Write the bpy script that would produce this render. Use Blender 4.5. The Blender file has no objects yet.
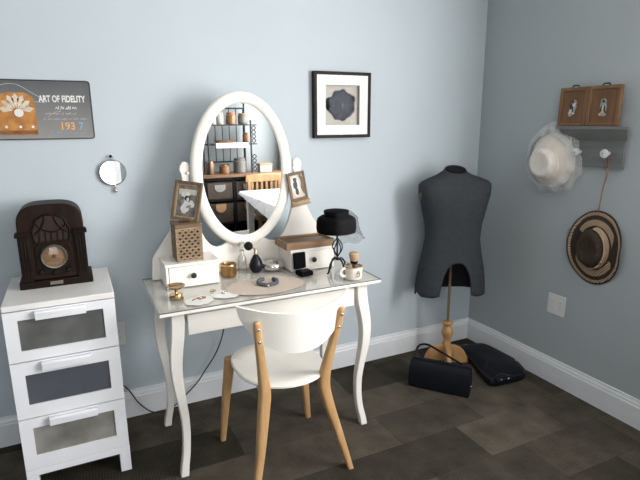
import bpy, bmesh, math, random
from mathutils import Vector, Matrix
random.seed(7)
PI = math.pi
SC = bpy.context.scene
COL = SC.collection

# ------------------------------------------------------------------ materials
def new_mat(name):
    m = bpy.data.materials.new(name); m.use_nodes = True
    nt = m.node_tree; b = nt.nodes['Principled BSDF']
    return m, nt, b
def setc(s, c):
    s.default_value = (c[0], c[1], c[2], 1)
def mat(name, col, rough=.5, metal=0, var=.12, scale=12, bump=0, bscale=60, coat=0, spec=.5, stretch=(1,1,1), sheen=0, trans=0, alpha=1, ior=1.45):
    """plain surface with a faint procedural mottling of colour and an optional fine bump"""
    m, nt, b = new_mat(name)
    N, L = nt.nodes, nt.links
    tc = N.new('ShaderNodeTexCoord'); mp = N.new('ShaderNodeMapping')
    mp.inputs['Scale'].default_value = stretch
    L.new(tc.outputs['Object'], mp.inputs['Vector'])
    no = N.new('ShaderNodeTexNoise'); no.inputs['Scale'].default_value = scale; no.inputs['Detail'].default_value = 4
    L.new(mp.outputs[0], no.inputs['Vector'])
    cr = N.new('ShaderNodeValToRGB')
    cr.color_ramp.elements[0].position = .3; cr.color_ramp.elements[1].position = .7
    setc_el(cr, 0, [c*(1-var) for c in col]); setc_el(cr, 1, [min(1, c*(1+var)) for c in col])
    L.new(no.outputs['Fac'], cr.inputs['Fac']); L.new(cr.outputs['Color'], b.inputs['Base Color'])
    b.inputs['Roughness'].default_value = rough; b.inputs['Metallic'].default_value = metal
    b.inputs['Coat Weight'].default_value = coat; b.inputs['Specular IOR Level'].default_value = spec
    b.inputs['Sheen Weight'].default_value = sheen
    b.inputs['Transmission Weight'].default_value = trans; b.inputs['Alpha'].default_value = alpha
    b.inputs['IOR'].default_value = ior
    if bump:
        n2 = N.new('ShaderNodeTexNoise'); n2.inputs['Scale'].default_value = bscale; n2.inputs['Detail'].default_value = 3
        L.new(mp.outputs[0], n2.inputs['Vector'])
        bp = N.new('ShaderNodeBump'); bp.inputs['Strength'].default_value = bump; bp.inputs['Distance'].default_value = .004
        L.new(n2.outputs['Fac'], bp.inputs['Height']); L.new(bp.outputs[0], b.inputs['Normal'])
    return m
def setc_el(cr, i, c):
    cr.color_ramp.elements[i].color = (c[0], c[1], c[2], 1)
def wood(name, c1, c2, axis='Z', scale=9, rough=.45, dist=3, bump=.05, coat=0, spec=.4):
    m, nt, b = new_mat(name); N, L = nt.nodes, nt.links
    tc = N.new('ShaderNodeTexCoord'); mp = N.new('ShaderNodeMapping')
    mp.inputs['Scale'].default_value = {'X': (.12,1,1), 'Y': (1,.12,1), 'Z': (1,1,.12)}[axis]
    L.new(tc.outputs['Object'], mp.inputs['Vector'])
    no = N.new('ShaderNodeTexNoise'); no.inputs['Scale'].default_value = scale*4; no.inputs['Detail'].default_value = 6; no.inputs['Distortion'].default_value = dist*.3
    L.new(mp.outputs[0], no.inputs['Vector'])
    cr = N.new('ShaderNodeValToRGB'); cr.color_ramp.elements[0].position = .32; cr.color_ramp.elements[1].position = .68
    setc_el(cr, 0, c1); setc_el(cr, 1, c2)
    L.new(no.outputs['Fac'], cr.inputs['Fac']); L.new(cr.outputs['Color'], b.inputs['Base Color'])
    b.inputs['Roughness'].default_value = rough; b.inputs['Coat Weight'].default_value = coat; b.inputs['Specular IOR Level'].default_value = spec
    bp = N.new('ShaderNodeBump'); bp.inputs['Strength'].default_value = bump*3; bp.inputs['Distance'].default_value = .002
    L.new(no.outputs['Fac'], bp.inputs['Height']); L.new(bp.outputs[0], b.inputs['Normal'])
    return m
def clearmat(name, tint=(1,1,1), opacity=.12, rough=.05, fres=.4):
    """thin clear sheet: mostly see-through with a glossy skin"""
    m, nt, b = new_mat(name); N, L = nt.nodes, nt.links
    out = N['Material Output']
    tr = N.new('ShaderNodeBsdfTransparent'); setc(tr.inputs['Color'], tint)
    gl = N.new('ShaderNodeBsdfGlossy'); gl.inputs['Roughness'].default_value = rough
    fr = N.new('ShaderNodeLayerWeight'); fr.inputs['Blend'].default_value = .25
    ad = N.new('ShaderNodeMath'); ad.operation = 'MULTIPLY_ADD'; ad.inputs[1].default_value = fres; ad.inputs[2].default_value = opacity
    L.new(fr.outputs['Fresnel'], ad.inputs[0])
    mx = N.new('ShaderNodeMixShader')
    L.new(ad.outputs[0], mx.inputs['Fac']); L.new(tr.outputs[0], mx.inputs[1]); L.new(gl.outputs[0], mx.inputs[2])
    L.new(mx.outputs[0], out.inputs['Surface'])
    nt.nodes.remove(b)
    return m
def netmat(name, col, fill=.25, scale=220):
    """fine netting: a procedural mesh of threads, open between them"""
    m, nt, b = new_mat(name); N, L = nt.nodes, nt.links
    tc = N.new('ShaderNodeTexCoord'); vo = N.new('ShaderNodeTexVoronoi'); vo.feature = 'DISTANCE_TO_EDGE'
    vo.inputs['Scale'].default_value = scale
    L.new(tc.outputs['Object'], vo.inputs['Vector'])
    lt = N.new('ShaderNodeMath'); lt.operation = 'LESS_THAN'; lt.inputs[1].default_value = fill*.3
    L.new(vo.outputs['Distance'], lt.inputs[0])
    ma = N.new('ShaderNodeMath'); ma.operation = 'MULTIPLY_ADD'; ma.inputs[1].default_value = .55; ma.inputs[2].default_value = fill*.35
    L.new(lt.outputs[0], ma.inputs[0]); L.new(ma.outputs[0], b.inputs['Alpha'])
    setc(b.inputs['Base Color'], col); b.inputs['Roughness'].default_value = .8
    return m

M = {}
# painted walls: pale blue with the faint unevenness of a rolled finish
def wall_mat(name, col):
    return mat(name, col, rough=.62, var=.015, scale=2.5, bump=.05, bscale=420, spec=.3)
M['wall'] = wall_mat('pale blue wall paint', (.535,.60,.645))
M['wall_shaded'] = wall_mat('pale blue wall paint, window wall', (.415,.455,.475))  # same paint as the back wall, darkened to hold this wall's shade
M['wall_far'] = wall_mat('grey blue wall paint', (.22,.245,.25))  # rear and left walls: dimness put into the colour, also cuts bounced fill
M['ceiling'] = wall_mat('white ceiling paint', (.74,.74,.73))
M['trim'] = mat('white trim paint', (.80,.82,.84), rough=.35, var=.02)
M['white'] = mat('white lacquer', (.87,.84,.785), rough=.3, var=.02, coat=.15)  # warm cast of the light on the dressing table put into the white
M['cool_white'] = mat('cool white lacquer', (.82,.83,.86), rough=.32, var=.02)  # bluish window light on the chest put into the white
M['chest_top'] = mat('warm white chest top', (.80,.78,.76), rough=.35, var=.02)
M['black_metal'] = mat('black iron', (.012,.013,.016), rough=.45, metal=.4, var=.2)
M['knob'] = mat('bronze black knob', (.035,.033,.032), rough=.3, metal=.6)
M['gold'] = mat('antique gold', (.36,.22,.095), rough=.32, metal=.9, var=.3, scale=60)
M['brass'] = mat('pale brass', (.50,.36,.20), rough=.22, metal=.95, var=.2, scale=40)
M['bezel'] = mat('tarnished bezel', (.22,.19,.155), rough=.35, metal=.8)
M['silver'] = mat('cut silver', (.66,.63,.59), rough=.24, metal=.9, var=.15, scale=70)
M['steel'] = mat('steel', (.55,.55,.55), rough=.25, metal=.9)
M['oak'] = wood('light oiled birch', (.46,.265,.115), (.60,.375,.18), 'Z', 7, .42)
M['plywood'] = mat('white laminated plywood', (.86,.835,.78), rough=.34, var=.015)  # chair white tinted with the same warm light as the table
M['radio_wood'] = wood('dark walnut veneer', (.010,.0045,.003), (.022,.010,.006), 'Z', 8, .5, coat=.0, spec=.15)
M['radio_trim'] = wood('darkest walnut moulding', (.006,.003,.002), (.014,.007,.004), 'X', 8, .5, coat=.0, spec=.15)
M['radio_cloth'] = mat('brown grille cloth', (.028,.014,.009), rough=.85, var=.4, scale=140)
M['dial'] = mat('amber dial face', (.30,.165,.085), rough=.35, var=.18, scale=45)
M['mirror'] = None
m, nt, b = new_mat('silvered mirror'); setc(b.inputs['Base Color'], (.93,.94,.95)); b.inputs['Metallic'].default_value = 1; b.inputs['Roughness'].default_value = .012
M['mirror'] = m
M['glass_sheet'] = clearmat('clear glass sheet', (.985,.985,.98), .015, .04, .30)
M['glass_edge'] = mat('dark glass edge', (.09,.10,.09), rough=.15)
M['glass'] = clearmat('clear bottle glass', (.965,.965,.955), .07, .06, .5)
M['pane'] = clearmat('window pane', (.98,.99,1), .03, .02)
M['frosted'] = mat('frosted grey panel', (.14,.15,.165), rough=.28, var=.35, scale=5, coat=.2)
M['frosted_warm'] = mat('frosted panel over beige contents', (.25,.24,.22), rough=.28, var=.45, scale=6, coat=.2)
M['frosted_dark'] = mat('frosted panel over dark contents', (.085,.09,.11), rough=.26, var=.12, scale=5, coat=.2)
M['frosted_mid'] = mat('frosted panel with warm smudge', (.125,.125,.125), rough=.28, var=.35, scale=6, coat=.2)
M['frame_dark'] = wood('dark espresso frame', (.012,.009,.008), (.022,.017,.014), 'Z', 9, .5, spec=.15)
M['mat_board'] = mat('white mat board', (.86,.86,.85), rough=.8, var=.015)
M['linen'] = mat('grey linen backing', (.50,.47,.43), rough=.9, var=.12, scale=90, bump=.2, bscale=300)
M['slate'] = mat('slate blue felt', (.035,.042,.062), rough=.75, var=.25, scale=50, bump=.25, bscale=120)
M['black'] = mat('soft black', (.006,.006,.008), rough=.6, var=.2, spec=.2)
M['black_leather'] = mat('black leather', (.006,.007,.011), rough=.5, var=.2, bump=.12, bscale=180, coat=.0, spec=.25)
M['black_shiny'] = mat('polished black leather', (.009,.010,.016), rough=.30, var=.2, bump=.05, bscale=90, spec=.3)
M['black_felt'] = mat('black felt', (.004,.004,.005), rough=.95, var=.2, spec=.1)
M['pearl'] = mat('pearl', (.80,.78,.72), rough=.2, var=.05)
M['form'] = mat('charcoal jersey', (.045,.050,.056), rough=.9, var=.10, scale=30, bump=.08, bscale=400, sheen=.0, spec=.1)
M['form_in'] = mat('black inner shell', (.012,.012,.014), rough=.8)
M['turned'] = wood('honey turned wood', (.40,.21,.085), (.58,.34,.15), 'Z', 8, .4)
M['bronze'] = mat('bronze rod', (.30,.21,.12), rough=.4, metal=.7)
M['rack'] = wood('grey weathered paint', (.150,.157,.158), (.21,.215,.212), 'Y', 6, .6)
M['plaque'] = wood('chestnut plaque', (.13,.058,.022), (.20,.095,.038), 'Z', 6, .45)
M['plaque_frame'] = wood('chestnut moulding', (.17,.085,.038), (.24,.125,.058), 'Z', 6, .45)
M['porcelain'] = mat('faceted glass knob', (.66,.68,.68), rough=.1, coat=.8, var=.1, scale=60)
M['hat_white'] = mat('ivory felt', (.80,.73,.66), rough=.85, var=.05, scale=14, sheen=.3)
M['hat_white_crown'] = mat('ivory satin crown', (.78,.73,.67), rough=.6, var=.06, scale=20)
M['net_white'] = netmat('white netting', (.84,.86,.86), .34, 240)
M['net_black'] = netmat('black netting', (.02,.02,.022), .22, 210)
M['straw_dark'] = mat('dark brown felted straw', (.040,.026,.017), rough=.85, var=.3, scale=60, bump=.3, bscale=200)
def braid_mat(name, c1, c2, scale=90):
    m, nt, b = new_mat(name); N, L = nt.nodes, nt.links
    tc = N.new('ShaderNodeTexCoord'); wv = N.new('ShaderNodeTexWave'); wv.bands_direction = 'DIAGONAL'
    wv.inputs['Scale'].default_value = scale*.5; wv.inputs['Distortion'].default_value = 2.5; wv.inputs['Detail'].default_value = 2
    L.new(tc.outputs['Object'], wv.inputs['Vector'])
    cr = N.new('ShaderNodeValToRGB'); setc_el(cr, 0, c1); setc_el(cr, 1, c2); cr.color_ramp.elements[0].position = .25; cr.color_ramp.elements[1].position = .6
    L.new(wv.outputs['Fac'], cr.inputs['Fac']); L.new(cr.outputs['Color'], b.inputs['Base Color'])
    b.inputs['Roughness'].default_value = .8
    bp = N.new('ShaderNodeBump'); bp.inputs['Strength'].default_value = .5; bp.inputs['Distance'].default_value = .003
    L.new(wv.outputs['Fac'], bp.inputs['Height']); L.new(bp.outputs[0], b.inputs['Normal'])
    return m
M['braid'] = braid_mat('tan braided straw', (.17,.105,.07), (.52,.37,.25), 90)
M['braid_light'] = braid_mat('cream braided cord', (.20,.12,.07), (.62,.47,.33), 110)
M['cord_tan'] = mat('tan leather cord', (.28,.16,.09), rough=.7)
M['cable'] = mat('black rubber cable', (.015,.016,.018), rough=.5)
M['outlet'] = mat('white plastic', (.72,.73,.72), rough=.35, var=.02)
M['outlet_dark'] = mat('socket slots', (.42,.42,.42), rough=.6)
def weave_mat(name, c1, c2, sx=46):
    m, nt, b = new_mat(name); N, L = nt.nodes, nt.links
    tc = N.new('ShaderNodeTexCoord'); 
    vo = N.new('ShaderNodeTexVoronoi'); vo.inputs['Scale'].default_value = sx; vo.inputs['Randomness'].default_value = .15
    L.new(tc.outputs['Object'], vo.inputs['Vector'])
    cr = N.new('ShaderNodeValToRGB'); setc_el(cr, 0, c2); setc_el(cr, 1, c1); cr.color_ramp.elements[0].position = .15; cr.color_ramp.elements[1].position = .55
    L.new(vo.outputs['Distance'], cr.inputs['Fac']); L.new(cr.outputs['Color'], b.inputs['Base Color'])
    b.inputs['Roughness'].default_value = .65
    bp = N.new('ShaderNodeBump'); bp.invert = True; bp.inputs['Strength'].default_value = .7; bp.inputs['Distance'].default_value = .004
    L.new(vo.outputs['Distance'], bp.inputs['Height']); L.new(bp.outputs[0], b.inputs['Normal'])
    return m
M['weave_core'] = mat('dark core behind lattice', (.045,.026,.015), rough=.8)
M['weave'] = wood('pale carved lattice wood', (.22,.145,.085), (.37,.265,.165), 'X', 14, .6)
M['weave_lid'] = wood('brown box lid', (.13,.075,.04), (.22,.14,.08), 'X', 9, .5)
M['wicker'] = weave_mat('brown wicker', (.030,.019,.013), (.085,.055,.038), 80)
M['tray_wood'] = wood('aged pine', (.19,.11,.055), (.34,.215,.12), 'X', 9, .5)
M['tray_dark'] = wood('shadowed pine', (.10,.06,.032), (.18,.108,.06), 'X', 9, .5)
M['photo_frame'] = wood('worn brown frame', (.12,.075,.045), (.22,.145,.09), 'Z', 12, .5)
M['photo_gold'] = wood('gilt inner lip', (.32,.22,.12), (.46,.34,.21), 'Z', 12, .45)
M['photo_cream'] = mat('cream photo mount', (.60,.54,.45), rough=.7, var=.12, scale=40)
M['photo_grey'] = mat('grey photo print', (.20,.185,.17), rough=.4, var=.5, scale=38)
M['photo_light'] = mat('light photo print', (.72,.71,.69), rough=.4, var=.15, scale=70)
M['photo_mid'] = mat('mid photo print', (.36,.35,.34), rough=.4, var=.4, scale=70)
M['photo_dark'] = mat('dark photo print', (.03,.03,.03), rough=.4, var=.4, scale=50)
M['doily'] = mat('blush lace doily', (.60,.50,.425), rough=.85, var=.08, scale=90, bump=.3, bscale=260)
M['lace'] = mat('white lace', (.86,.84,.80), rough=.9, var=.06, scale=120, bump=.3, bscale=300)
M['cream'] = mat('cream glazed stoneware', (.74,.68,.59), rough=.25, var=.03, coat=.4)
M['cream_rim'] = mat('tan glazed lip', (.48,.33,.20), rough=.3, var=.05)
M['bristle'] = mat('tan bristles', (.50,.35,.22), rough=.8, var=.2, scale=160, stretch=(1,1,.1))
M['print_black'] = mat('dark print', (.05,.05,.05), rough=.5)
M['bead'] = mat('blue grey bead', (.07,.085,.105), rough=.3, var=.5, scale=120, coat=.5)
# printed metal sign: dark steel grey fading to a warm pale grey near the foot
m, nt, b = new_mat('printed tin sign'); N, L = nt.nodes, nt.links
tc = N.new('ShaderNodeTexCoord'); sx = N.new('ShaderNodeSeparateXYZ'); L.new(tc.outputs['Object'], sx.inputs[0])
no = N.new('ShaderNodeTexNoise'); no.inputs['Scale'].default_value = 7; no.inputs['Detail'].default_value = 5; L.new(tc.outputs['Object'], no.inputs['Vector'])
ad = N.new('ShaderNodeMath'); ad.operation = 'MULTIPLY_ADD'; ad.inputs[1].default_value = .10
L.new(no.outputs['Fac'], ad.inputs[0]); L.new(sx.outputs['Z'], ad.inputs[2])
mr = N.new('ShaderNodeMapRange'); mr.inputs['From Min'].default_value = -.08; mr.inputs['From Max'].default_value = .20
L.new(ad.outputs[0], mr.inputs['Value'])
cr = N.new('ShaderNodeValToRGB'); setc_el(cr, 0, (.25,.245,.235)); setc_el(cr, 1, (.05,.058,.068))
L.new(mr.outputs[0], cr.inputs['Fac']); L.new(cr.outputs['Color'], b.inputs['Base Color'])
b.inputs['Roughness'].default_value = .35; b.inputs['Metallic'].default_value = .1
M['sign'] = m
M['sign_edge'] = mat('dark sign rim', (.05,.055,.06), rough=.4)
M['ink_white'] = mat('white ink', (.78,.78,.76), rough=.5)
M['ink_grey'] = mat('faded ink', (.50,.50,.49), rough=.5)
M['ink_orange'] = mat('orange ink', (.46,.20,.05), rough=.5, var=.35, scale=22)
M['ink_bright'] = mat('bright orange ink', (.85,.42,.12), rough=.5, var=.05)
M['ink_brown'] = mat('brown ink', (.22,.085,.025), rough=.5, var=.3, scale=30)
M['ink_tan'] = mat('tan ink', (.68,.58,.45), rough=.5, var=.2, scale=40)
M['ink_blue'] = mat('blue ink', (.22,.38,.58), rough=.5)
M['paper'] = mat('printed newspaper', (.80,.80,.79), rough=.85, var=.14, scale=26)
M['jar_amber'] = mat('amber jar', (.17,.085,.035), rough=.35, var=.3, scale=40)
M['jar_grey'] = mat('stone jar', (.105,.10,.09), rough=.5, var=.2)
M['jar_cream'] = mat('cream jar', (.36,.34,.31), rough=.4, var=.1)
M['counter'] = wood('brown counter wood', (.11,.058,.03), (.19,.105,.055), 'X', 6, .4)
M['kchair'] = wood('golden chair wood', (.28,.155,.065), (.38,.225,.10), 'Z', 7, .4)
M['label_holder'] = mat('pewter label plate', (.40,.40,.38), rough=.35, metal=.6)
M['label_tan'] = mat('tan leather pull', (.42,.26,.13), rough=.6)
M['white_cloth'] = mat('bluish white cloth', (.66,.70,.78), rough=.85, var=.06, scale=20, bump=.2, bscale=30)

# carpet tiles: rows of planks with shifted joints, each tile its own brown and its own pile direction
m, nt, b = new_mat('carpet tiles'); N, L = nt.nodes, nt.links
tc = N.new('ShaderNodeTexCoord'); mp = N.new('ShaderNodeMapping'); mp.inputs['Location'].default_value = (.11,.07,0)
L.new(tc.outputs['Object'], mp.inputs['Vector'])
br = N.new('ShaderNodeTexBrick'); br.offset = .37; br.inputs['Scale'].default_value = 1
br.inputs['Brick Width'].default_value = .50; br.inputs['Row Height'].default_value = .25; br.inputs['Mortar Size'].default_value = .0012
br.inputs['Mortar Smooth'].default_value = .6
setc(br.inputs['Color1'], (0,0,0)); setc(br.inputs['Color2'], (1,1,1)); setc(br.inputs['Mortar'], (.18,.18,.18))
L.new(mp.outputs[0], br.inputs['Vector'])
cr = N.new('ShaderNodeValToRGB'); els = cr.color_ramp.elements
setc_el(cr, 0, (.030,.026,.019)); setc_el(cr, 1, (.082,.070,.054))
e = els.new(.35); e.color = (.043,.038,.029,1)
e = els.new(.7); e.color = (.060,.050,.039,1)
L.new(br.outputs['Color'], cr.inputs['Fac'])
# pile: ribs along one axis on some tiles, speckle on others
wx = N.new('ShaderNodeTexWave'); wx.bands_direction = 'X'; wx.inputs['Scale'].default_value = 26; wx.inputs['Distortion'].default_value = 1.2; wx.inputs['Detail'].default_value = 2
wy = N.new('ShaderNodeTexWave'); wy.bands_direction = 'Y'; wy.inputs['Scale'].default_value = 26; wy.inputs['Distortion'].default_value = 1.2; wy.inputs['Detail'].default_value = 2
L.new(tc.outputs['Object'], wx.inputs['Vector']); L.new(tc.outputs['Object'], wy.inputs['Vector'])
gt = N.new('ShaderNodeMath'); gt.operation = 'GREATER_THAN'; gt.inputs[1].default_value = .5; L.new(br.outputs['Color'], gt.inputs[0])
mw = N.new('ShaderNodeMix'); mw.data_type = 'FLOAT'; L.new(gt.outputs[0], mw.inputs[0]); L.new(wx.outputs['Fac'], mw.inputs[2]); L.new(wy.outputs['Fac'], mw.inputs[3])
big = N.new('ShaderNodeTexNoise'); big.inputs['Scale'].default_value = 8; big.inputs['Detail'].default_value = 6; L.new(tc.outputs['Object'], big.inputs['Vector'])
sp = N.new('ShaderNodeTexNoise'); sp.inputs['Scale'].default_value = 95; sp.inputs['Detail'].default_value = 3; L.new(tc.outputs['Object'], sp.inputs['Vector'])
a1 = N.new('ShaderNodeMath'); a1.operation = 'MULTIPLY_ADD'; a1.inputs[1].default_value = .34; a1.inputs[2].default_value = -.10; L.new(mw.outputs[0], a1.inputs[0])
a2 = N.new('ShaderNodeMath'); a2.operation = 'MULTIPLY_ADD'; a2.inputs[1].default_value = 1.5; L.new(big.outputs['Fac'], a2.inputs[0]); L.new(a1.outputs[0], a2.inputs[2])
a3 = N.new('ShaderNodeMath'); a3.operation = 'MULTIPLY_ADD'; a3.inputs[1].default_value = .5; L.new(sp.outputs['Fac'], a3.inputs[0]); L.new(a2.outputs[0], a3.inputs[2])
mu = N.new('ShaderNodeMix'); mu.data_type = 'RGBA'; mu.blend_type = 'MULTIPLY'; mu.inputs[0].default_value = 1
L.new(cr.outputs['Color'], mu.inputs[6]); L.new(a3.outputs[0], mu.inputs[7])
L.new(mu.outputs[2], b.inputs['Base Color']); b.inputs['Roughness'].default_value = .95; b.inputs['Specular IOR Level'].default_value = .15
bp = N.new('ShaderNodeBump'); bp.inputs['Strength'].default_value = .5; bp.inputs['Distance'].default_value = .004
L.new(a3.outputs[0], bp.inputs['Height']); L.new(bp.outputs[0], b.inputs['Normal'])
M['carpet'] = m

# ------------------------------------------------------------------ mesh helpers
def mb(): return bmesh.new()
def box(bm, x0, x1, y0, y1, z0, z1, mx=None):
    vs = [bm.verts.new((x, y, z)) for x in (x0, x1) for y in (y0, y1) for z in (z0, z1)]
    for f in ((0,1,3,2),(4,6,7,5),(0,4,5,1),(2,3,7,6),(0,2,6,4),(1,5,7,3)):
        bm.faces.new([vs[i] for i in f])
    if mx is not None:
        for v in vs: v.co = mx @ v.co
    return bm
def lathe(bm, prof, c=(0,0,0), n=32, mx=None, sx=1, sy=1, cap0=True, cap1=True):
    """turn (radius, z) pairs around z"""
    rings = []
    c = Vector(c)
    for r, z in prof:
        ring = []
        for i in range(n):
            a = 2*PI*i/n
            p = Vector((r*math.cos(a)*sx, r*math.sin(a)*sy, z))
            if mx is not None: p = mx @ p
            ring.append(bm.verts.new(p + c))
        rings.append(ring)
    for a, b_ in zip(rings, rings[1:]):
        for i in range(n):
            bm.faces.new((a[i], a[(i+1) % n], b_[(i+1) % n], b_[i]))
    if cap0: bm.faces.new(list(reversed(rings[0])))
    if cap1: bm.faces.new(rings[-1])
    return bm
def loft(bm, rings, closed=True, cap0=True, cap1=True):
    vr = [[bm.verts.new(p) for p in r] for r in rings]
    n = len(vr[0])
    for a, b_ in zip(vr, vr[1:]):
        for i in range(n if closed else n-1):
            bm.faces.new((a[i], a[(i+1) % n], b_[(i+1) % n], b_[i]))
    if closed and cap0: bm.faces.new(list(reversed(vr[0])))
    if closed and cap1: bm.faces.new(vr[-1])
    return bm
def spline(pts, k=8):
    """Catmull-Rom through the points"""
    P = [Vector(p) for p in pts]; out = []
    for i in range(len(P)-1):
        p0 = P[max(i-1,0)]; p1 = P[i]; p2 = P[i+1]; p3 = P[min(i+2,len(P)-1)]
        for j in range(k):
            t = j/k
            out.append(.5*((2*p1)+(p2-p0)*t+(2*p0-5*p1+4*p2-p3)*t*t+(3*p1-p0-3*p2+p3)*t**3))
    out.append(P[-1]); return out
def tube(bm, pts, r, n=8, closed=False, flat=None):
    """round bar through points; r a number or one per point; flat=(a,b) squashes the section"""
    P = [Vector(p) for p in pts]
    R = r if isinstance(r, (list, tuple)) else [r]*len(P)
    T = []
    for i in range(len(P)):
        if closed: d = P[(i+1) % len(P)]-P[i-1]
        else: d = P[min(i+1,len(P)-1)]-P[max(i-1,0)]
        T.append(d.normalized())
    up = Vector((0,0,1)) if abs(T[0].z) < .9 else Vector((1,0,0))
    u = T[0].cross(up).normalized(); rings = []
    for i in range(len(P)):
        u = (u - T[i]*u.dot(T[i])).normalized(); w = T[i].cross(u)
        fa, fb = flat if flat else (1, 1)
        rings.append([P[i]+(u*math.cos(2*PI*k/n)*fa+w*math.sin(2*PI*k/n)*fb)*R[i] for k in range(n)])
    if closed: rings.append(rings[0]); 
    if closed:
        vr = [[bm.verts.new(p) for p in r_] for r_ in rings[:-1]]; vr.append(vr[0])
        for a, b_ in zip(vr, vr[1:]):
            for i in range(n): bm.faces.new((a[i], a[(i+1) % n], b_[(i+1) % n], b_[i]))
    else: loft(bm, rings)
    return bm
def prism(bm, outline, d0, d1, plane='xz'):
    """extrude a 2-D outline between two depths along the remaining axis"""
    def p3(p, d):
        return {'xz': (p[0], d, p[1]), 'xy': (p[0], p[1], d), 'yz': (d, p[0], p[1])}[plane]
    a = [bm.verts.new(p3(p, d0)) for p in outline]; b_ = [bm.verts.new(p3(p, d1)) for p in outline]
    bm.faces.new(a); bm.faces.new(list(reversed(b_)))
    n = len(a)
    for i in range(n): bm.faces.new((a[i], b_[i], b_[(i+1) % n], a[(i+1) % n]))
    return bm
def ball(bm, c, r, n=16, s=(1,1,1)):
    mx = Matrix.Translation(c) @ Matrix.Diagonal((s[0], s[1], s[2], 1))
    bmesh.ops.create_uvsphere(bm, u_segments=n, v_segments=max(6, n//2), radius=r, matrix=mx)
    return bm
def xform(bm, mx):
    bmesh.ops.transform(bm, matrix=mx, verts=bm.verts); return bm
def ell(cx, cz, rx, rz, n=32, a0=0, a1=2*PI):
    full = abs(a1-a0-2*PI) < 1e-6
    return [(cx+rx*math.cos(a0+(a1-a0)*i/(n if full else n-1)), cz+rz*math.sin(a0+(a1-a0)*i/(n if full else n-1))) for i in range(n)]
def part(name, bm, m, parent=None, bevel=0, seg=2, angle=40, smooth=True, label=None, subsurf=0):
    bmesh.ops.recalc_face_normals(bm, faces=bm.faces)
    me = bpy.data.meshes.new(name); bm.to_mesh(me); bm.free()
    o = bpy.data.objects.new(name, me); COL.objects.link(o)
    me.materials.append(M[m] if isinstance(m, str) else m)
    if smooth:
        me.polygons.foreach_set('use_smooth', [True]*len(me.polygons))
        me.set_sharp_from_angle(angle=math.radians(angle))
    if bevel:
        md = o.modifiers.new('bevel', 'BEVEL'); md.width = bevel; md.segments = seg; md.limit_method = 'ANGLE'; md.angle_limit = math.radians(35)
    if subsurf:
        md = o.modifiers.new('subd', 'SUBSURF'); md.levels = subsurf; md.render_levels = subsurf
    if parent: o.parent = parent
    if label: o['label'] = label
    return o
def thing(name, label, cat, loc=(0,0,0), rotz=0, group=None):
    o = bpy.data.objects.new(name, None); o.empty_display_size = .1; COL.objects.link(o)
    o.location = loc; o.rotation_euler = (0, 0, rotz)
    return tag(o, label, cat, group)
def tag(o, label, cat, group=None):
    o['label'] = label; o['category'] = cat
    if group: o['group'] = group
    return o
def struct(name, bm, m, parent=None, bevel=0):
    o = part(name, bm, m, parent, bevel=bevel, smooth=False)
    if not parent: o['kind'] = 'structure'
    return o
def text_part(name, txt, size, m, mx, parent, align='CENTER', ext=.0006, sx=1, label=None, bold=0):
    cu = bpy.data.curves.new(name, 'FONT'); cu.body = txt; cu.size = size; cu.align_x = align; cu.extrude = ext; cu.offset = bold
    t = bpy.data.objects.new(name, cu); COL.objects.link(t)
    dg = bpy.context.evaluated_depsgraph_get(); dg.update()
    me = bpy.data.meshes.new_from_object(t.evaluated_get(dg))
    bpy.data.objects.remove(t)
    me.transform(mx @ Matrix.Diagonal((sx, 1, 1, 1)))
    o = bpy.data.objects.new(name, me); COL.objects.link(o); me.materials.clear(); me.materials.append(M[m])
    o.parent = parent
    if label: o['label'] = label
    return o
FACE_Y = Matrix.Rotation(PI/2, 4, 'X')      # text in xy -> standing in xz, readable from -y
def T(x, y, z): return Matrix.Translation((x, y, z))
def copy_tree(o, parent=None):
    c = o.copy(); COL.objects.link(c)
    if parent: c.parent = parent
    for ch in list(o.children): copy_tree(ch, c)
    return c

# ------------------------------------------------------------------ camera
cam = bpy.data.cameras.new('camera'); co = bpy.data.objects.new('camera', cam); COL.objects.link(co)
cam.sensor_width = 36; cam.lens = 512.28*36/640; cam.clip_start = .05
pitch, roll, yaw = .22766, -.00669, .44728
cp, sp_ = math.cos(pitch), math.sin(pitch)
F = Vector((math.sin(yaw)*cp, math.cos(yaw)*cp, -sp_)); Rv = Vector((math.cos(yaw), -math.sin(yaw), 0)); U = Rv.cross(F)
R2 = Rv*math.cos(roll)+U*math.sin(roll); U2 = -Rv*math.sin(roll)+U*math.cos(roll)
co.matrix_world = Matrix(((R2.x,U2.x,-F.x,-2.36966),(R2.y,U2.y,-F.y,-2.56829),(R2.z,U2.z,-F.z,1.47597),(0,0,0,1)))
SC.camera = co

# ------------------------------------------------------------------ room shell (corner of back and right walls at the origin)
XL, YR, ZC = -5.6, -3.95, 2.60
struct('floor', box(mb(), XL-.1, .1, YR-.1, .1, -.1, 0), 'carpet')
struct('ceiling', box(mb(), XL-.1, .1, YR-.1, .1, ZC, ZC+.1), 'ceiling')
struct('wall_back', box(mb(), XL-.1, .1, 0, .1, 0, ZC), 'wall')
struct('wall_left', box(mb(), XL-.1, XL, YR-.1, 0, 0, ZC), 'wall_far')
# right wall with a window opening
W1 = (-3.75, -1.55, .85, 2.35)
bm = mb()
box(bm, 0, .1, W1[1], 0, 0, ZC); box(bm, 0, .1, YR-.1, W1[0], 0, ZC)
box(bm, 0, .1, W1[0], W1[1], 0, W1[2]); box(bm, 0, .1, W1[0], W1[1], W1[3], ZC)
struct('wall_right', bm, 'wall_shaded')
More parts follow.
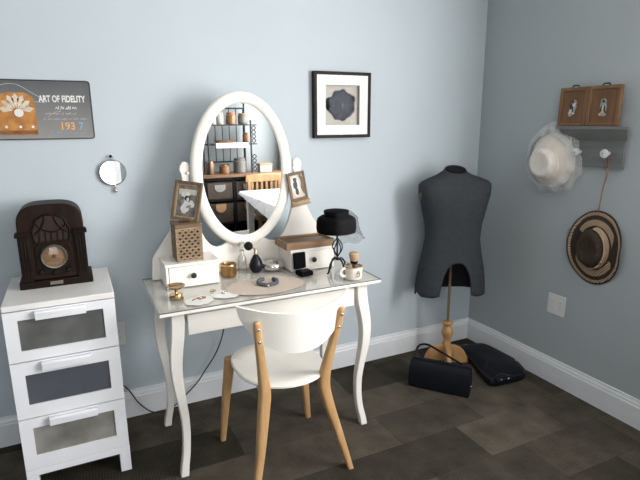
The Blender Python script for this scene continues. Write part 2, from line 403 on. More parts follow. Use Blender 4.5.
# wall behind the camera with a second window
W2 = (-3.5, -1.86, .45, 2.2)
bm = mb()
box(bm, XL, W2[0], YR-.1, YR, 0, ZC); box(bm, W2[1], 0, YR-.1, YR, 0, ZC)
box(bm, W2[0], W2[1], YR-.1, YR, 0, W2[2]); box(bm, W2[0], W2[1], YR-.1, YR, W2[3], ZC)
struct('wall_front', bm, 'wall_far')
def window(name, a0, a1, z0, z1, axis):
    def bx(bm, a, b_, d0, d1, c, d):
        return box(bm, d0, d1, a, b_, c, d) if axis == 'y' else box(bm, a, b_, YR-d1, YR-d0, c, d)
    fw = .055
    bm = mb()
    bx(bm, a0, a1, -.015, .09, z0, z0+fw); bx(bm, a0, a1, -.015, .09, z1-fw, z1)
    bx(bm, a0, a0+fw, -.015, .09, z0+fw, z1-fw); bx(bm, a1-fw, a1, -.015, .09, z0+fw, z1-fw)
    if axis == 'y': bx(bm, (a0+a1)/2-.02, (a0+a1)/2+.02, .02, .08, z0+fw, z1-fw)
    else: bx(bm, a0+fw, a1-fw, .02, .08, 1.03, 1.075)
    w = struct(name, bm, 'trim')
    part('pane', bx(mb(), a0+fw, a1-fw, .05, .056, z0+fw, z1-fw), 'pane', w, smooth=False)
    part('sill', bx(mb(), a0-.04, a1+.04, -.06, -.0151, z0-.02, z0+.012), 'trim', w, bevel=.004)
window('window_1', *W1, 'y'); window('window_2', *W2, 'x')
# baseboards: flat board with a small stepped cap
def base_profile():
    return [(0,0),(.016,0),(.016,.108),(.013,.114),(.013,.122),(.008,.134),(.007,.145),(0,.145)]
def baseboard(name, side):
    P = base_profile(); bm = mb()
    if side == 'back': rings = [[(x, -d, z) for d, z in P] for x in (XL, 0)]
    elif side == 'right': rings = [[(-d, y, z) for d, z in P] for y in (-.0, YR)]
    elif side == 'left': rings = [[(XL+d, y, z) for d, z in P] for y in (-.0, YR)]
    else: rings = [[(x, YR+d, z) for d, z in P] for x in (XL, 0)]
    loft(bm, rings); struct(name, bm, 'trim')
for s in ('back', 'right', 'left', 'front'): baseboard('baseboard_'+s, s)

# ------------------------------------------------------------------ three-drawer chest
cx, cy = -2.4665, -.4456
ch = thing('drawer_chest', 'white three-drawer chest with frosted grey drawer panels standing under the radio', 'chest of drawers', (cx, cy, 0))
hw, dp = .1965, .423
part('top', box(mb(), -hw, hw, 0, dp, .790, .813), 'chest_top', ch, bevel=.003)
bm = mb()
box(bm, -hw, -hw+.018, .02, dp, .10, .790); box(bm, hw-.018, hw, .02, dp, .10, .790); box(bm, -hw+.018, hw-.018, dp-.012, dp, .10, .790)
part('carcass', bm, 'cool_white', ch, bevel=.0015)
part('bottom_rail', box(mb(), -hw, hw, 0, .02, .088, .115), 'cool_white', ch, bevel=.002)
for sx_ in (-1, 1):
    for y0 in (0, dp-.045):
        x0 = -hw if sx_ < 0 else hw-.043
        part('leg', box(mb(), x0, x0+.043, y0, y0+.045, 0, .088 if y0 == 0 else .10), 'cool_white', ch, bevel=.002)
def chest_drawer(z0, z1, pz0, pz1, pm, lab):
    bm = mb(); px = .150
    box(bm, -hw+.001, -px, 0, .018, z0, z1); box(bm, px, hw-.001, 0, .018, z0, z1)
    box(bm, -px, px, 0, .018, z0, pz0); box(bm, -px, px, 0, .018, pz1, z1)
    d = part('drawer', bm, 'cool_white', ch, smooth=False)
    part('frosted_panel', box(mb(), -px, px, .006, .012, pz0, pz1), pm, d, smooth=False, label=lab)
    part('drawer_box', box(mb(), -hw+.022, hw-.022, .03, dp-.03, z0+.01, z1-.03), 'frosted_dark', d, smooth=False)
    # hooked pull: a bent white strip over the top edge of the panel frame
    pts = [(.0,z1-.004),(-.020,z1-.003),(-.024,z1-.009),(-.022,z1-.036),(-.018,z1-.036),(-.018,z1-.010),(0,z1-.010)]
    bm = mb(); prism(bm, [(a, b_) for a, b_ in pts], -.088, .088, 'yz')
    part('handle', bm, 'cool_white', d, bevel=.001)
chest_drawer(.585, .787, .627, .752, 'frosted_mid', 'grey frosted panel with a faint warm smudge')
chest_drawer(.346, .580, .400, .527, 'frosted_dark', 'darkest frosted panel')
chest_drawer(.118, .341, .177, .300, 'frosted_warm', 'frosted panel with beige contents showing through')

# ------------------------------------------------------------------ old radio on the chest
rd = thing('antique_radio', 'dark walnut tombstone radio with a round amber dial on the white chest', 'radio', (-2.474, -.25, .813))
H = .345
part('base', box(mb(), -.137, .137, -.006, .150, 0, .032), 'radio_trim', rd, bevel=.004)
def arch(w, z0, zs, zt, n=20):
    """straight sides then a flattened arch"""
    o = [(-w, z0), (w, z0)]
    for i in range(n+1):
        a = PI*i/n
        ca, sa = math.cos(a), math.sin(a)
        o.append((w*math.copysign(abs(ca)**.62, ca), zs+(zt-zs)*abs(sa)**.62))
    return o
part('cabinet', prism(mb(), arch(.122, .032, .245, H), .004, .142), 'radio_wood', rd, bevel=.005)
for s in (-1, 1):
    bm = mb()
    x0, x1 = sorted((s*.124, s*.082))
    box(bm, x0, x1, -.007, .004, .032, .218)
    for k in range(3):
        xx = s*(.090+.011*k); box(bm, xx-.0025, xx+.0025, -.010, -.007, .05, .21)
    part('pilaster', bm, 'radio_trim', rd, bevel=.0015)
for s in (-1, 1):
    bm = mb(); x0, x1 = sorted((s*.132, s*.078)); box(bm, x0, x1, -.012, .03, .218, .231); 
    x0, x1 = sorted((s*.129, s*.08)); box(bm, x0, x1, -.009, .02, .231, .238)
    part('capital', bm, 'radio_trim', rd, bevel=.002)
part('grille_cloth', prism(mb(), [(-.062,.19),(.062,.19),(.068,.24),(.05,.285),(.02,.302),(-.02,.302),(-.05,.285),(-.068,.24)], .001, .0039), 'radio_cloth', rd, smooth=False)
bm = mb()
tube(bm, [(x, -.001, z) for x, z in ((-.062,.19),(.062,.19),(.068,.24),(.05,.285),(.02,.302),(-.02,.302),(-.05,.285),(-.068,.24))], .0042, 8, closed=True)
tube(bm, spline([(-.055,0,.272),(-.03,-.002,.245),(0,-.002,.232),(.03,-.002,.238),(.06,0,.262)]), .0032, 6)
tube(bm, spline([(-.06,0,.225),(-.035,-.002,.25),(-.02,-.002,.28),(-.018,0,.298)]), .0032, 6)
tube(bm, spline([(.06,0,.225),(.035,-.002,.25),(.02,-.002,.28),(.018,0,.298)]), .0032, 6)
for k in range(5): box(bm, -.044+.022*k-.002, -.044+.022*k+.002, -.002, .003, .19, .236)
part('fretwork', bm, 'radio_trim', rd)
part('control_panel', prism(mb(), [(-.068,.055),(.068,.055),(.068,.165),(.05,.188),(-.05,.188),(-.068,.165)], -.002, .004), 'radio_trim', rd, bevel=.002)
ry = Matrix.Rotation(PI/2, 4, 'X')
part('dial_bezel', lathe(mb(), [(.040,0),(.049,0),(.051,.006),(.047,.011),(.0425,.010),(.041,.004)], (0,-.002,.128), 40, mx=ry, cap0=False, cap1=False), 'bezel', rd)
df = part('dial_face', lathe(mb(), [(.0415,0),(.0415,.003)], (0,-.002,.128), 40, mx=ry), 'dial', rd)
bm = mb()
for k in range(12):
    a = 2*PI*k/12; mxx = T(0,-.0055,.128) @ Matrix.Rotation(a, 4, 'Y')
    box(bm, -.0008, .0008, -.0005, .0005, .030, .037, mxx)
part('dial_marks', bm, 'print_black', df, smooth=False)
bm = mb(); prism(bm, [(-.004,.124),(.004,.124),(.0,.146)], -.0075, -.006); lathe(bm, [(.006,0),(.005,.006)], (0,-.0055,.128), 16, mx=ry)
part('dial_pointer', bm, 'print_black', df)
part('dial_glass', lathe(mb(), [(.041,.004),(.03,.007),(.015,.0085),(.001,.009)], (0,-.002,.128), 32, mx=ry, cap0=False), 'glass', df)
for kx in (-.05, 0, .05):
    part('tuning_knob', lathe(mb(), [(.010,0),(.011,.006),(.009,.012),(.004,.013)], (kx,-.002,.068 if kx else .062), 18, mx=ry), 'radio_trim', rd)
part('name_plate', box(mb(), -.027, .022, -.009, -.006,   .010, .025), 'bezel', rd, bevel=.001)

# ------------------------------------------------------------------ tin sign on the back wall
sg = thing('metal_sign', 'grey printed metal sign with an orange radio picture and white lettering on back wall', 'sign', (-2.49, -.002, 1.531))
def rrect(w, h, r, n=6):
    o = []
    for cx_, cz_, a0 in ((w-r, h-r, 0), (-w+r, h-r, PI/2), (-w+r, -h+r, PI), (w-r, -h+r, 1.5*PI)):
        for i in range(n+1):
            a = a0+PI/2*i/n; o.append((cx_+r*math.cos(a), cz_+r*math.sin(a)))
    return o
part('sign_plate', prism(mb(), rrect(.228, .124, .012), -.006, 0), 'sign', sg)
bm = mb(); tube(bm, [(x, -.006, z) for x, z in rrect(.226, .122, .012)], .0028, 6, closed=True)
part('sign_rim', bm, 'sign_edge', sg)
pic = part('radio_picture', prism(mb(), [(x-.065, z) for x, z in arch(.070, -.104, .01, .072)], -.0072, -.0058), 'ink_orange', sg, smooth=False)
part('picture_shading', prism(mb(), [(-.135,-.100),(.005,-.100),(.005,-.085),(-.135,-.085)], -.0078, -.0071), 'ink_brown', pic, smooth=False)
bm = mb()
for k in range(7):
    a = PI*(k+.5)/7
    tip = (-.065+.066*math.cos(a), -.012+.080*math.sin(a)); s_, c_ = math.sin(a), math.cos(a)
    prism(bm, [(-.065+.012*c_, -.005+.012*s_), (-.065+.046*c_+.014*s_, -.008+.055*s_-.014*c_), tip, (-.065+.046*c_-.014*s_, -.008+.055*s_+.014*c_)], -.0079, -.007)
part('picture_grille', bm, 'ink_tan', pic, smooth=False)
part('picture_dial', prism(mb(), ell(-.058, -.012, .017, .017, 24), -.0084, -.007), 'ink_white', pic, smooth=False)
for x in (-.11, -.058, -.012): part('picture_knob', prism(mb(), ell(x, -.070, .0055, .0055, 14), -.0084, -.007), 'ink_white', pic, smooth=False)
bm = mb(); tube(bm, spline([(-.165,-.0062,.07),(-.12,-.0062,.098),(-.06,-.0062,.105),(0,-.0062,.07),(.03,-.0062,.05)]), .0012, 5)
tube(bm, spline([(-.06,-.0062,.04),(0,-.0062,.035),(.045,-.0062,.03)]), .0010, 5)
part('picture_glow_line', bm, 'ink_grey', sg)
text_part('sign_title', 'ART OF FIDELITY', .038, 'ink_white', T(.112,-.0062,.034) @ FACE_Y, sg, sx=.62, bold=.0011)
def scribble(name, x0, x1, z, h, m, wd=.0011):
    """a line of hand lettering too small to read: a run of loops and strokes"""
    bm = mb(); x = x0; rnd = random.Random(int((x0+z)*1e4))
    while x < x1-.008:
        w = rnd.uniform(.010, .026); pts = []
        k = max(3, int(w/.003))
        for i in range(k): pts.append((x+w*i/(k-1), -.0064, z+(h*rnd.uniform(.4,1) if i % 2 else -h*rnd.uniform(0,.25))))
        tube(bm, spline(pts, 4), wd, 5); x += w+.006
    return part(name, bm, m, sg)
scribble('script_line', .082, .170, .005, .012, 'ink_white', .0014)
scribble('script_line', .040, .165, -.018, .009, 'ink_grey')
scribble('script_line', .030, .205, -.040, .006, 'ink_grey', .0009)
text_part('sign_year', '193', .044, 'ink_bright', T(.122,-.0062,-.083) @ FACE_Y, sg, sx=.95, align='CENTER', bold=.0004)
text_part('sign_year_digit', '7', .044, 'ink_blue', T(.176,-.0062,-.083) @ FACE_Y, sg, sx=.95, align='CENTER', bold=.0004)
scribble('script_line', .055, .195, -.100, .006, 'ink_blue', .0009)
bm = mb(); tube(bm, spline([(.05,-.0063,-.03),(.075,-.0063,-.01),(.10,-.0063,-.005),(.085,-.0063,.012)]), .0012, 5)
part('flourish', bm, 'ink_grey', sg)

# ------------------------------------------------------------------ small round mirror on the wall
hm = thing('hand_mirror', 'small round mirror hanging from a nail between sign and dressing table', 'mirror', (-2.203, 0, 1.252))
rxx = Matrix.Rotation(PI/2, 4, 'X')
part('mirror_back', lathe(mb(), [(.055,0),(.060,.004),(.060,.010),(.0565,.0125),(.055,.0105)], (0,-.006,0), 48, mx=rxx, cap1=False), 'steel', hm)
part('mirror_glass', lathe(mb(), [(.0555,.0100),(.0555,.0108)], (0,-.006,0), 48, mx=rxx), 'mirror', hm)
bm = mb(); tube(bm, [(.012*math.cos(2*PI*i/16)*.7, -.010, .066+.009*math.sin(2*PI*i/16)) for i in range(16)], .0014, 6, closed=True)
part('hanging_ring', bm, 'steel', hm)
part('nail', lathe(mb(), [(.0045,0),(.0045,.018),(.007,.018),(.006,.021)], (-.003,-.0005,.074), 14, mx=rxx), 'black', hm)
bm = mb(); lathe(bm, [(.003,0),(.004,.006),(.003,.010),(.009,.018),(.010,.024),(.006,.032),(.001,.034)], (.006,-.012,-.061), 18, mx=Matrix.Rotation(PI,4,'X'))
part('drop_handle', bm, 'silver', hm)

# ------------------------------------------------------------------ dressing table
TX, TY = -1.6294, -.3885           # centre of the top
dt = thing('dressing_table', 'white dressing table with curved legs, two small drawers and an oval mirror', 'dressing table', (TX, TY, 0))
bm = mb(); box(bm, -.5, .5, -.25, .25, .742, .7575)
part('tabletop', bm, 'white', dt, bevel=.004)
bm = mb(); box(bm, -.499, .499, -.249, .249, .7576, .762)
gs = part('glass_top', bm, 'glass_sheet', dt, bevel=.0008, label='clear glass sheet with a dark edge')
bm = mb(); tube(bm, [(-.4995,-.2495,.7598),(.4995,-.2495,.7598),(.4995,.2495,.7598),(-.4995,.2495,.7598)], .0021, 4, closed=True)
part('glass_rim', bm, 'glass_edge', gs, smooth=False)
def cabriole(sx_, sy_):
    # z, outward shift of the centre, width
    S = [(.742,0,.052),(.70,.000,.052),(.64,.004,.052),(.58,.011,.050),(.51,.016,.046),(.43,.013,.042),(.34,.004,.037),(.26,-.003,.034),(.18,-.004,.032),(.10,.001,.032),(.04,.010,.033),(0,.014,.034)]
    Zs = spline([(s[1], s[2], s[0]) for s in S], 4); bm = mb(); rings = []
    for v in Zs:
        w = v.y/2; c_ = .424+v.x*1.25; d_ = (.184 if sy_ < 0 else .206)+v.x
        rings.append([(sx_*(c_+a*w), sy_*(d_+b_*w), v.z) for a, b_ in ((-1,-1),(1,-1),(1,1),(-1,1))])
    loft(bm, rings); return bm
for s1 in (-1, 1):
    for s2 in (-1, 1): part('leg', cabriole(s1, s2), 'white', dt, bevel=.004)
bm = mb()
box(bm, -.388, .388, .172, .196, .632, .7419)
for s in (-1, 1):
    x0, x1 = sorted((s*.400, s*.424)); box(bm, x0, x1, -.158, .158, .632, .7419)
box(bm, -.388, .388, -.196, -.185, .722, .7419)
part('apron', bm, 'white', dt, bevel=.002)
dw = part('drawer', box(mb(), -.384, .384, -.202, -.184, .634, .720), 'white', dt, bevel=.002)
part('drawer_box', box(mb(), -.37, .37, -.183, .150, .645, .715), 'white', dw)
# back board: two wings that sweep up into mirror posts, lower rail between them
left = [(-.459,.762),(-.450,.865),(-.434,.893),(-.400,.935),(-.365,.985),(-.338,1.035),(-.314,1.10),(-.300,1.17),(-.294,1.225),(-.297,1.247),(-.303,1.262),(-.300,1.283),(-.288,1.298),(-.274,1.301),(-.262,1.294),(-.256,1.281),(-.258,1.262),(-.260,1.22),(-.259,1.15),(-.253,1.09),(-.240,1.03),(-.222,.975),(-.203,.935),(-.190,.915),(-.178,.902),(-.165,.893),(-.150,.888),(-.125,.892),(-.10,.905),(-.06,.915),(-.02,.918)]
outl = left+[(-x, z) for x, z in reversed(left)]
part('back_board', prism(mb(), outl, .203, .223), 'white', dt, bevel=.003)
def side_drawer(sx_):
    x0, x1 = (-.424, -.184) if sx_ < 0 else (.164, .404)
    bm = mb(); yf, yb = .034, .203
    box(bm, x0, x1, yf, yb, .858, .872)                       # lid
    box(bm, x0+.003, x0+.015, yf+.004, yb, .7622, .858); box(bm, x1-.015, x1-.003, yf+.004, yb, .7622, .858)
    box(bm, x0+.015, x1-.015, yf+.004, yb, .7622, .772)
    c_ = part('drawer_case', bm, 'white', dt, bevel=.002)
    d = part('drawer', box(mb(), x0+.0165, x1-.0165, yf+.002, yb-.01, .7735, .8565), 'white', c_, bevel=.0015)
    part('knob', lathe(mb(), [(.005,0),(.005,.008),(.011,.011),(.013,.016),(.011,.021),(.004,.023)], ((x0+x1)/2, yf+.002, .815), 22, mx=rxx), 'knob', d)
side_drawer(-1); side_drawer(1)
# oval mirror: rounded frame, glass, back
MX, MZ = -.0085, 1.2495
def oval_frame():
    bm = mb(); rings = []; n = 72
    sec = [(0,.000),(.004,-.006),(.016,-.011),(.030,-.012),(.044,-.010),(.052,-.004),(.054,.004),(.054,.014),(.0,.014)]
    # section runs from inner lip (0) to outer edge (.054)
    for i in range(n):
        a = 2*PI*i/n; ca, sa = math.cos(a), math.sin(a); ring = []
        for d, y in sec:
            ring.append((MX+(.194+d)*ca, .188+y, MZ+(.311+d)*sa))
        rings.append(ring)
    vr = [[bm.verts.new(p) for p in r] for r in rings]; m_ = len(sec)
    for i in range(n):
        a, b_ = vr[i], vr[(i+1) % n]
        for k in range(m_): bm.faces.new((a[k], a[(k+1) % m_], b_[(k+1) % m_], b_[k]))
    return bm
fr = part('mirror_frame', oval_frame(), 'white', dt)
MT = .0     # slight forward lean of the glass
bm = prism(mb(), ell(0, 0, .196, .313, 72), -.0012, .0012)
xform(bm, T(MX, .1885, MZ) @ Matrix.Rotation(MT, 4, 'X'))
part('mirror_glass', bm, 'mirror', fr, smooth=False)
part('mirror_back', prism(mb(), ell(MX, MZ, .235, .352, 64), .1935, .2025), 'white', fr)
for s in (-1, 1):
    bm = lathe(mb(), [(.006,0),(.006,.012)], (s*.262+MX*.5, .2035, 1.250), 16, mx=rxx)
    part('pivot', bm, 'white', fr)

# ------------------------------------------------------------------ dining chair
CXc, CYc = -1.650, -.64
dc = thing('dining_chair', 'white chair with light wood legs and curved half-moon back at the dressing table', 'chair', (CXc, CYc, 0))
def seat_ring(k, z, drop=0):
    o = []
    for i in range(56):
        a = 2*PI*i/56; ca, sa = math.cos(a), math.sin(a)
        ex = .80 if sa > 0 else .95
        x = .188*k*math.copysign(abs(ca)**ex, ca)*(1+.10*max(0, sa)); y = (.215 if sa > 0 else .235)*k*math.copysign(abs(sa)**ex, sa)
        o.append((x, y, z - drop*(1-(k**2)) + (.010*(y/.23)**2 if k > .1 else 0)))
    return o
bm = mb(); loft(bm, [seat_ring(.94, .444), seat_ring(1, .449), seat_ring(1.0, .456), seat_ring(.97, .460), seat_ring(.7, .459, .012), seat_ring(.35, .459, .012), seat_ring(.03, .459, .012)])
part('seat', bm, 'plywood', dc)
def back_pt(u, v, off):
    """u across -1..1, v 0 bottom..1 top"""
    x = .232*u; y = -.285+.105*u*u
    zt = .800+.020*u*u - .008*math.cos(u*PI/2); zb = zt-.166*max(0, 1-abs(u)**2.3)**.62-.004
    z = zb+(zt-zb)*v
    nx, ny = -2*.105*u/.226, 1; l_ = math.hypot(nx, ny)
    tilt = (z-.70)*-.16
    return (x+off*nx/l_, y+off*ny/l_+tilt, z)
bm = mb(); n = 40; nv = 8; fr_, bk_ = [], []
for i in range(n+1):
    u = -1+2*i/n; u = math.copysign(abs(u)**.85, u)
    fr_.append([bm.verts.new(back_pt(u, j/nv, .006)) for j in range(nv+1)])
    bk_.append([bm.verts.new(back_pt(u, j/nv, -.006)) for j in range(nv+1)])
for i in range(n):
    for j in range(nv):
        bm.faces.new((fr_[i][j], fr_[i+1][j], fr_[i+1][j+1], fr_[i][j+1])); bm.faces.new((bk_[i][j], bk_[i][j+1], bk_[i+1][j+1], bk_[i+1][j]))
    bm.faces.new((fr_[i][0], bk_[i][0], bk_[i+1][0], fr_[i+1][0])); bm.faces.new((fr_[i][nv], fr_[i+1][nv], bk_[i+1][nv], bk_[i][nv]))
for j in range(nv):
    bm.faces.new((fr_[0][j], fr_[0][j+1], bk_[0][j+1], bk_[0][j])); bm.faces.new((fr_[n][j], bk_[n][j], bk_[n][j+1], fr_[n][j+1]))
part('backrest', bm, 'plywood', dc, bevel=.003, angle=50)
def bar(pts, hw_, hd_, k=6):
    """tapering rectangular bar with soft corners; hw half width in x, hd half depth in y, one each per point"""
    Q = spline([(p[0], p[1], p[2]) for p in pts], k); A = spline([(a, b_, 0) for a, b_ in zip(hw_, hd_)], k); rings = []
    for q, a in zip(Q, A):
        ring = []
        for i in range(16):
            t = 2*PI*i/16; c_, s_ = math.cos(t), math.sin(t)
            ring.append((q.x+a.x*math.copysign(abs(c_)**.55, c_), q.y+a.y*math.copysign(abs(s_)**.55, s_), q.z))
        rings.append(ring)
    return loft(mb(), rings)
for s in (-1, 1):
    part('front_leg', bar([(s*.172,.155,.448),(s*.196+.008,.190,.25),(s*.222+.016,.226,0)], [.022,.019,.013], [.022,.019,.013]), 'oak', dc, bevel=.0)
    rl = part('rear_leg', bar([(s*.217+.024,-.216,0),(s*.176+.014,-.202,.18),(s*.138,-.190,.36),(s*.130,-.188,.44),(s*.142,-.205,.54),(s*.166,-.241,.69),(s*.174,-.256,.755),(s*.176,-.258,.769)],
                              [.013,.018,.023,.023,.019,.014,.012,.006], [.014,.018,.022,.022,.018,.013,.011,.006]), 'oak', dc)
    for zz, yy, xx in ((.740,-.2655,.1725),(.685,-.254,.1645)):
        part('screw', lathe(mb(), [(.005,0),(.005,.004),(.003,.005)], (s*xx, yy+.001, zz), 12, mx=rxx), 'steel', rl)
    bm = mb(); tube(bm, [(s*.133,-.185,.418),(s*.120,-.06,.428),(s*.165,.14,.428)], .015, 8, flat=(.8,1)); part('side_rail', bm, 'oak', dc)
bm = mb(); tube(bm, [(-.17,.14,.425),(.17,.14,.425)], .015, 8); part('cross_rail', bm, 'oak', dc)

# ------------------------------------------------------------------ things on the dressing table
ZT = .7622
# lattice box with lid on the left drawer
lb = thing('storage_box', 'square brown lattice box with lid standing on left small drawer', 'box', (-1.936, -.270, .8722), .0)
bw = .057
part('box_core', box(mb(), -bw+.004, bw-.004, -bw+.004, bw-.004, .002, .150), 'weave_core', lb)
bm = mb()
for (ax, ay) in ((1,0),(-1,0),(0,1),(0,-1)):
    rz = math.atan2(ay, ax)
    mxx = Matrix.Rotation(rz, 4, 'Z')
    for r_ in range(10):
        z = .014+.0137*r_
        for c_ in range(8):
            y = -.045+.0129*c_
            tilt = .62 if (r_+c_) % 2 else -.62
            box(bm, -.002, .0032, -.0078, .0078, -.0040, .0040, mxx @ T(bw-.003, y, z) @ Matrix.Rotation(tilt, 4, 'X'))
    for y in (-bw+.004, bw-.004): box(bm, -.003, .003, -.005, .005, -.075, .075, mxx @ T(bw-.003, y, .077))
    box(bm, -.003, .004, -bw, bw, 0, .008, mxx @ T(bw-.003, 0, 0)); box(bm, -.003, .003, -bw, bw, .143, .151, mxx @ T(bw-.003, 0, 0))
part('lattice', bm, 'weave', lb, smooth=False)
bm = mb(); box(bm, -bw-.003, bw+.003, -bw-.003, bw+.003, .151, .168); 
lid = part('lid', bm, 'weave_lid', lb, bevel=.003)
part('lid_panel', box(mb(), -.030, .030, -.012, .012, .168, .171), 'weave_core', lid, bevel=.001)

# leaning photo frame (left) standing on the lattice box, hanging one (right)
def photo(name, label, loc, mx, w, h, lean, fw=.014, style=0):
    t = thing(name, label, 'photo frame', loc); t.rotation_euler = mx
    bm = mb()
    box(bm, -w, -w+fw, 0, .012, 0, h); box(bm, w-fw, w, 0, .012, 0, h); box(bm, -w+fw, w-fw, 0, .012, 0, fw); box(bm, -w+fw, w-fw, 0, .012, h-fw, h)
    part('frame', bm, 'photo_frame', t, bevel=.002)
    bm = mb(); i = fw-.002
    g = .007
    for a in ((-w+i, -w+i+g, i, h-i), (w-i-g, w-i, i, h-i), (-w+i, w-i, i, i+g), (-w+i, w-i, h-i-g, h-i)): box(bm, a[0], a[1], .003, .009, a[2], a[3])
    part('inner_lip', bm, 'photo_gold' if style == 0 else 'photo_frame', t, smooth=False)
    part('print', box(mb(), -w+fw, w-fw, .006, .010, fw, h-fw), 'photo_grey' if style == 0 else 'photo_cream', t, smooth=False)
    return t
DG = math.radians
pf = photo('photo_frame', 'brown framed old photo of a woman leaning against left mirror post', (-1.942, -.262, 1.0450), (DG(-13), DG(6), DG(-36)), .066, .178, 0)
prt = [c for c in pf.children if c.name.startswith('print')][0]
def blob(bm, cx_, cz_, rx_, rz_, y=.0055, n=18, rot=0, wob=.12, seed=1):
    rnd = random.Random(seed); o = []
    for i in range(n):
        a = 2*PI*i/n; k = 1+wob*rnd.uniform(-1,1); x, z = rx_*k*math.cos(a), rz_*k*math.sin(a)
        o.append((cx_+x*math.cos(rot)-z*math.sin(rot), cz_+x*math.sin(rot)+z*math.cos(rot)))
    prism(bm, o, y, y+.001)
bm = mb(); box(bm, -.042, .042, .0052, .0058, .118, .142); part('print_sky', bm, 'photo_cream', prt, smooth=False)
bm = mb(); blob(bm, -.006, .064, .020, .032, .0050, seed=3); part('print_dress', bm, 'photo_light', prt, smooth=False)
bm = mb(); blob(bm, -.008, .118, .021, .013, .0050, rot=.2, seed=31); part('print_hat', bm, 'photo_light', prt, smooth=False)
bm = mb(); blob(bm, .025, .078, .012, .017, .0050, rot=.5, seed=32); part('print_flowers', bm, 'photo_light', prt, smooth=False)
bm = mb(); blob(bm, .002, .101, .013, .013, .0043, seed=4); part('print_hair', bm, 'photo_dark', prt, smooth=False)
bm = mb(); blob(bm, .004, .097, .0065, .009, .0036, seed=7); part('print_face', bm, 'photo_light', prt, smooth=False)
bm = mb(); blob(bm, .012, .066, .014, .005, .0040, rot=.5, seed=6); part('print_arm', bm, 'photo_mid', prt, smooth=False)
bm = mb(); blob(bm, -.018, .080, .005, .018, .0040, rot=-.2, seed=5, wob=.25); part('print_fold', bm, 'photo_mid', prt, smooth=False)
pg = photo('photo_frame', 'small gilt-edged photo frame hanging from right mirror post', (-1.358, -.234, 1.092), (DG(-2), DG(-9), 0), .047, .142, 0, fw=.009, style=1)
prt = [c for c in pg.children if c.name.startswith('print')][0]
bm = mb(); blob(bm, -.010, .075, .022, .050, .0052, seed=11); part('print_light', bm, 'photo_light', prt, smooth=False)
bm = mb(); blob(bm, -.008, .105, .010, .012, .0045, seed=12); blob(bm, -.010, .078, .012, .022, .0045, seed=13); blob(bm, -.006, .045, .009, .018, .0045, seed=14); part('print_figure', bm, 'photo_dark', prt, smooth=False)
bm = mb(); blob(bm, .024, .112, .006, .020, .0045, rot=.2, seed=15, wob=.3); blob(bm, .026, .070, .008, .034, .0045, seed=17, wob=.35); part('print_vine', bm, 'photo_frame', prt, smooth=False)
bm = mb(); box(bm, -.050, .050, -.012, .012, -.006, -.0002); box(bm, -.046,.046,-.006,.010,-.018,-.0062); box(bm, -.050, .050, -.014, .010, -.026, -.0182); part('ledge', bm, 'photo_gold', pg, bevel=.002)
bm = mb(); tube(bm, [(-.02,.011,.140),(.006,.026,.200),(.02,.011,.140)], .0008, 5); part('hanging_wire', bm, 'steel', pg)

# aged pine box lying on the right drawer
wt = thing('wooden_box', 'shallow pine box lying on top of right small drawer', 'box', (-1.358, -.278, .8722), 0)
w_, d_ = .128, .080
bm = mb(); box(bm, -w_, w_, -d_, d_, 0, .007); box(bm, -w_, w_, -d_, -d_+.009, .007, .036); box(bm, -w_, w_, d_-.009, d_, .007, .036)
box(bm, -w_, -w_+.009, -d_+.009, d_-.009, .007, .036); box(bm, w_-.009, w_, -d_+.009, d_-.009, .007, .036)
part('box_body', bm, 'tray_wood', wt, bevel=.0015)
part('recessed_lid', box(mb(), -w_+.0095, w_-.0095, -d_+.0095, d_-.0095, .007, .027), 'tray_dark', wt, bevel=.001)
for x in (-.10, .10): part('nail_head', ball(mb(), (x, -d_-.0005, .018), .0022, 8), 'brass', wt)

# pedestal dish
pdh = thing('pedestal_dish', 'small brass two-tier pedestal dish at left end of the table top', 'dish', (-2.033, -.478, ZT))
part('foot', lathe(mb(), [(.030,0),(.031,.004),(.026,.008),(.024,.012),(.028,.015),(.027,.018),(.010,.019)], n=32), 'brass', pdh)
part('stem', lathe(mb(), [(.007,.018),(.005,.026),(.008,.031),(.005,.037),(.012,.042)], n=20), 'brass', pdh)
part('bowl', lathe(mb(), [(.012,.041),(.028,.043),(.036,.050),(.038,.055),(.035,.055),(.028,.048),(.010,.046)], n=36), 'brass', pdh)
# lace mats with jewellery
l1 = part('lace_doily', prism(mb(), [(x*(1+.05*math.cos(8*math.atan2(y, x))), y*(1+.05*math.cos(8*math.atan2(y, x)))) for x, y in ell(0,0,.062,.052,64)], 0, .0012, 'xy'), 'lace')
l1.location = (-1.955, -.555, ZT); l1.rotation_euler = (0,0,.5); tag(l1, 'small white lace mat under the gold brooch near left front edge', 'doily')
l2 = part('lace_doily', prism(mb(), [(x*(1+.05*math.cos(8*math.atan2(y, x))), y*(1+.05*math.cos(8*math.atan2(y, x)))) for x, y in ell(0,0,.062,.050,64)], 0, .0012, 'xy'), 'lace')
l2.location = (-1.838, -.528, ZT); l2.rotation_euler = (0,0,-.3); tag(l2, 'small white lace mat under thin rings, beside the blush doily', 'doily')
bro = thing('brooch', 'gold leaf-shaped brooch lying on white lace mat', 'brooch', (-1.945, -.535, ZT+.0014), .35)
bm = mb()
for a, l_ in ((0,.026),(.7,.022),(-.7,.022),(2.2,.018),(-2.2,.018)):
    mxx = Matrix.Rotation(a, 4, 'Z'); q = [(0,0),(l_*.5,.006),(l_,0),(l_*.5,-.006)]
    vs0 = [bm.verts.new(mxx @ Vector((x, y, 0))) for x, y in q]; vs1 = [bm.verts.new(mxx @ Vector((x, y, .004 if 0 < i < 4 and i != 2 else .0025))) for i, (x, y) in enumerate(q)]
    bm.faces.new(vs0); bm.faces.new(vs1)
    for i in range(4): bm.faces.new((vs0[i], vs0[(i+1) % 4], vs1[(i+1) % 4], vs1[i]))
part('leaf', bm, 'gold', bro)
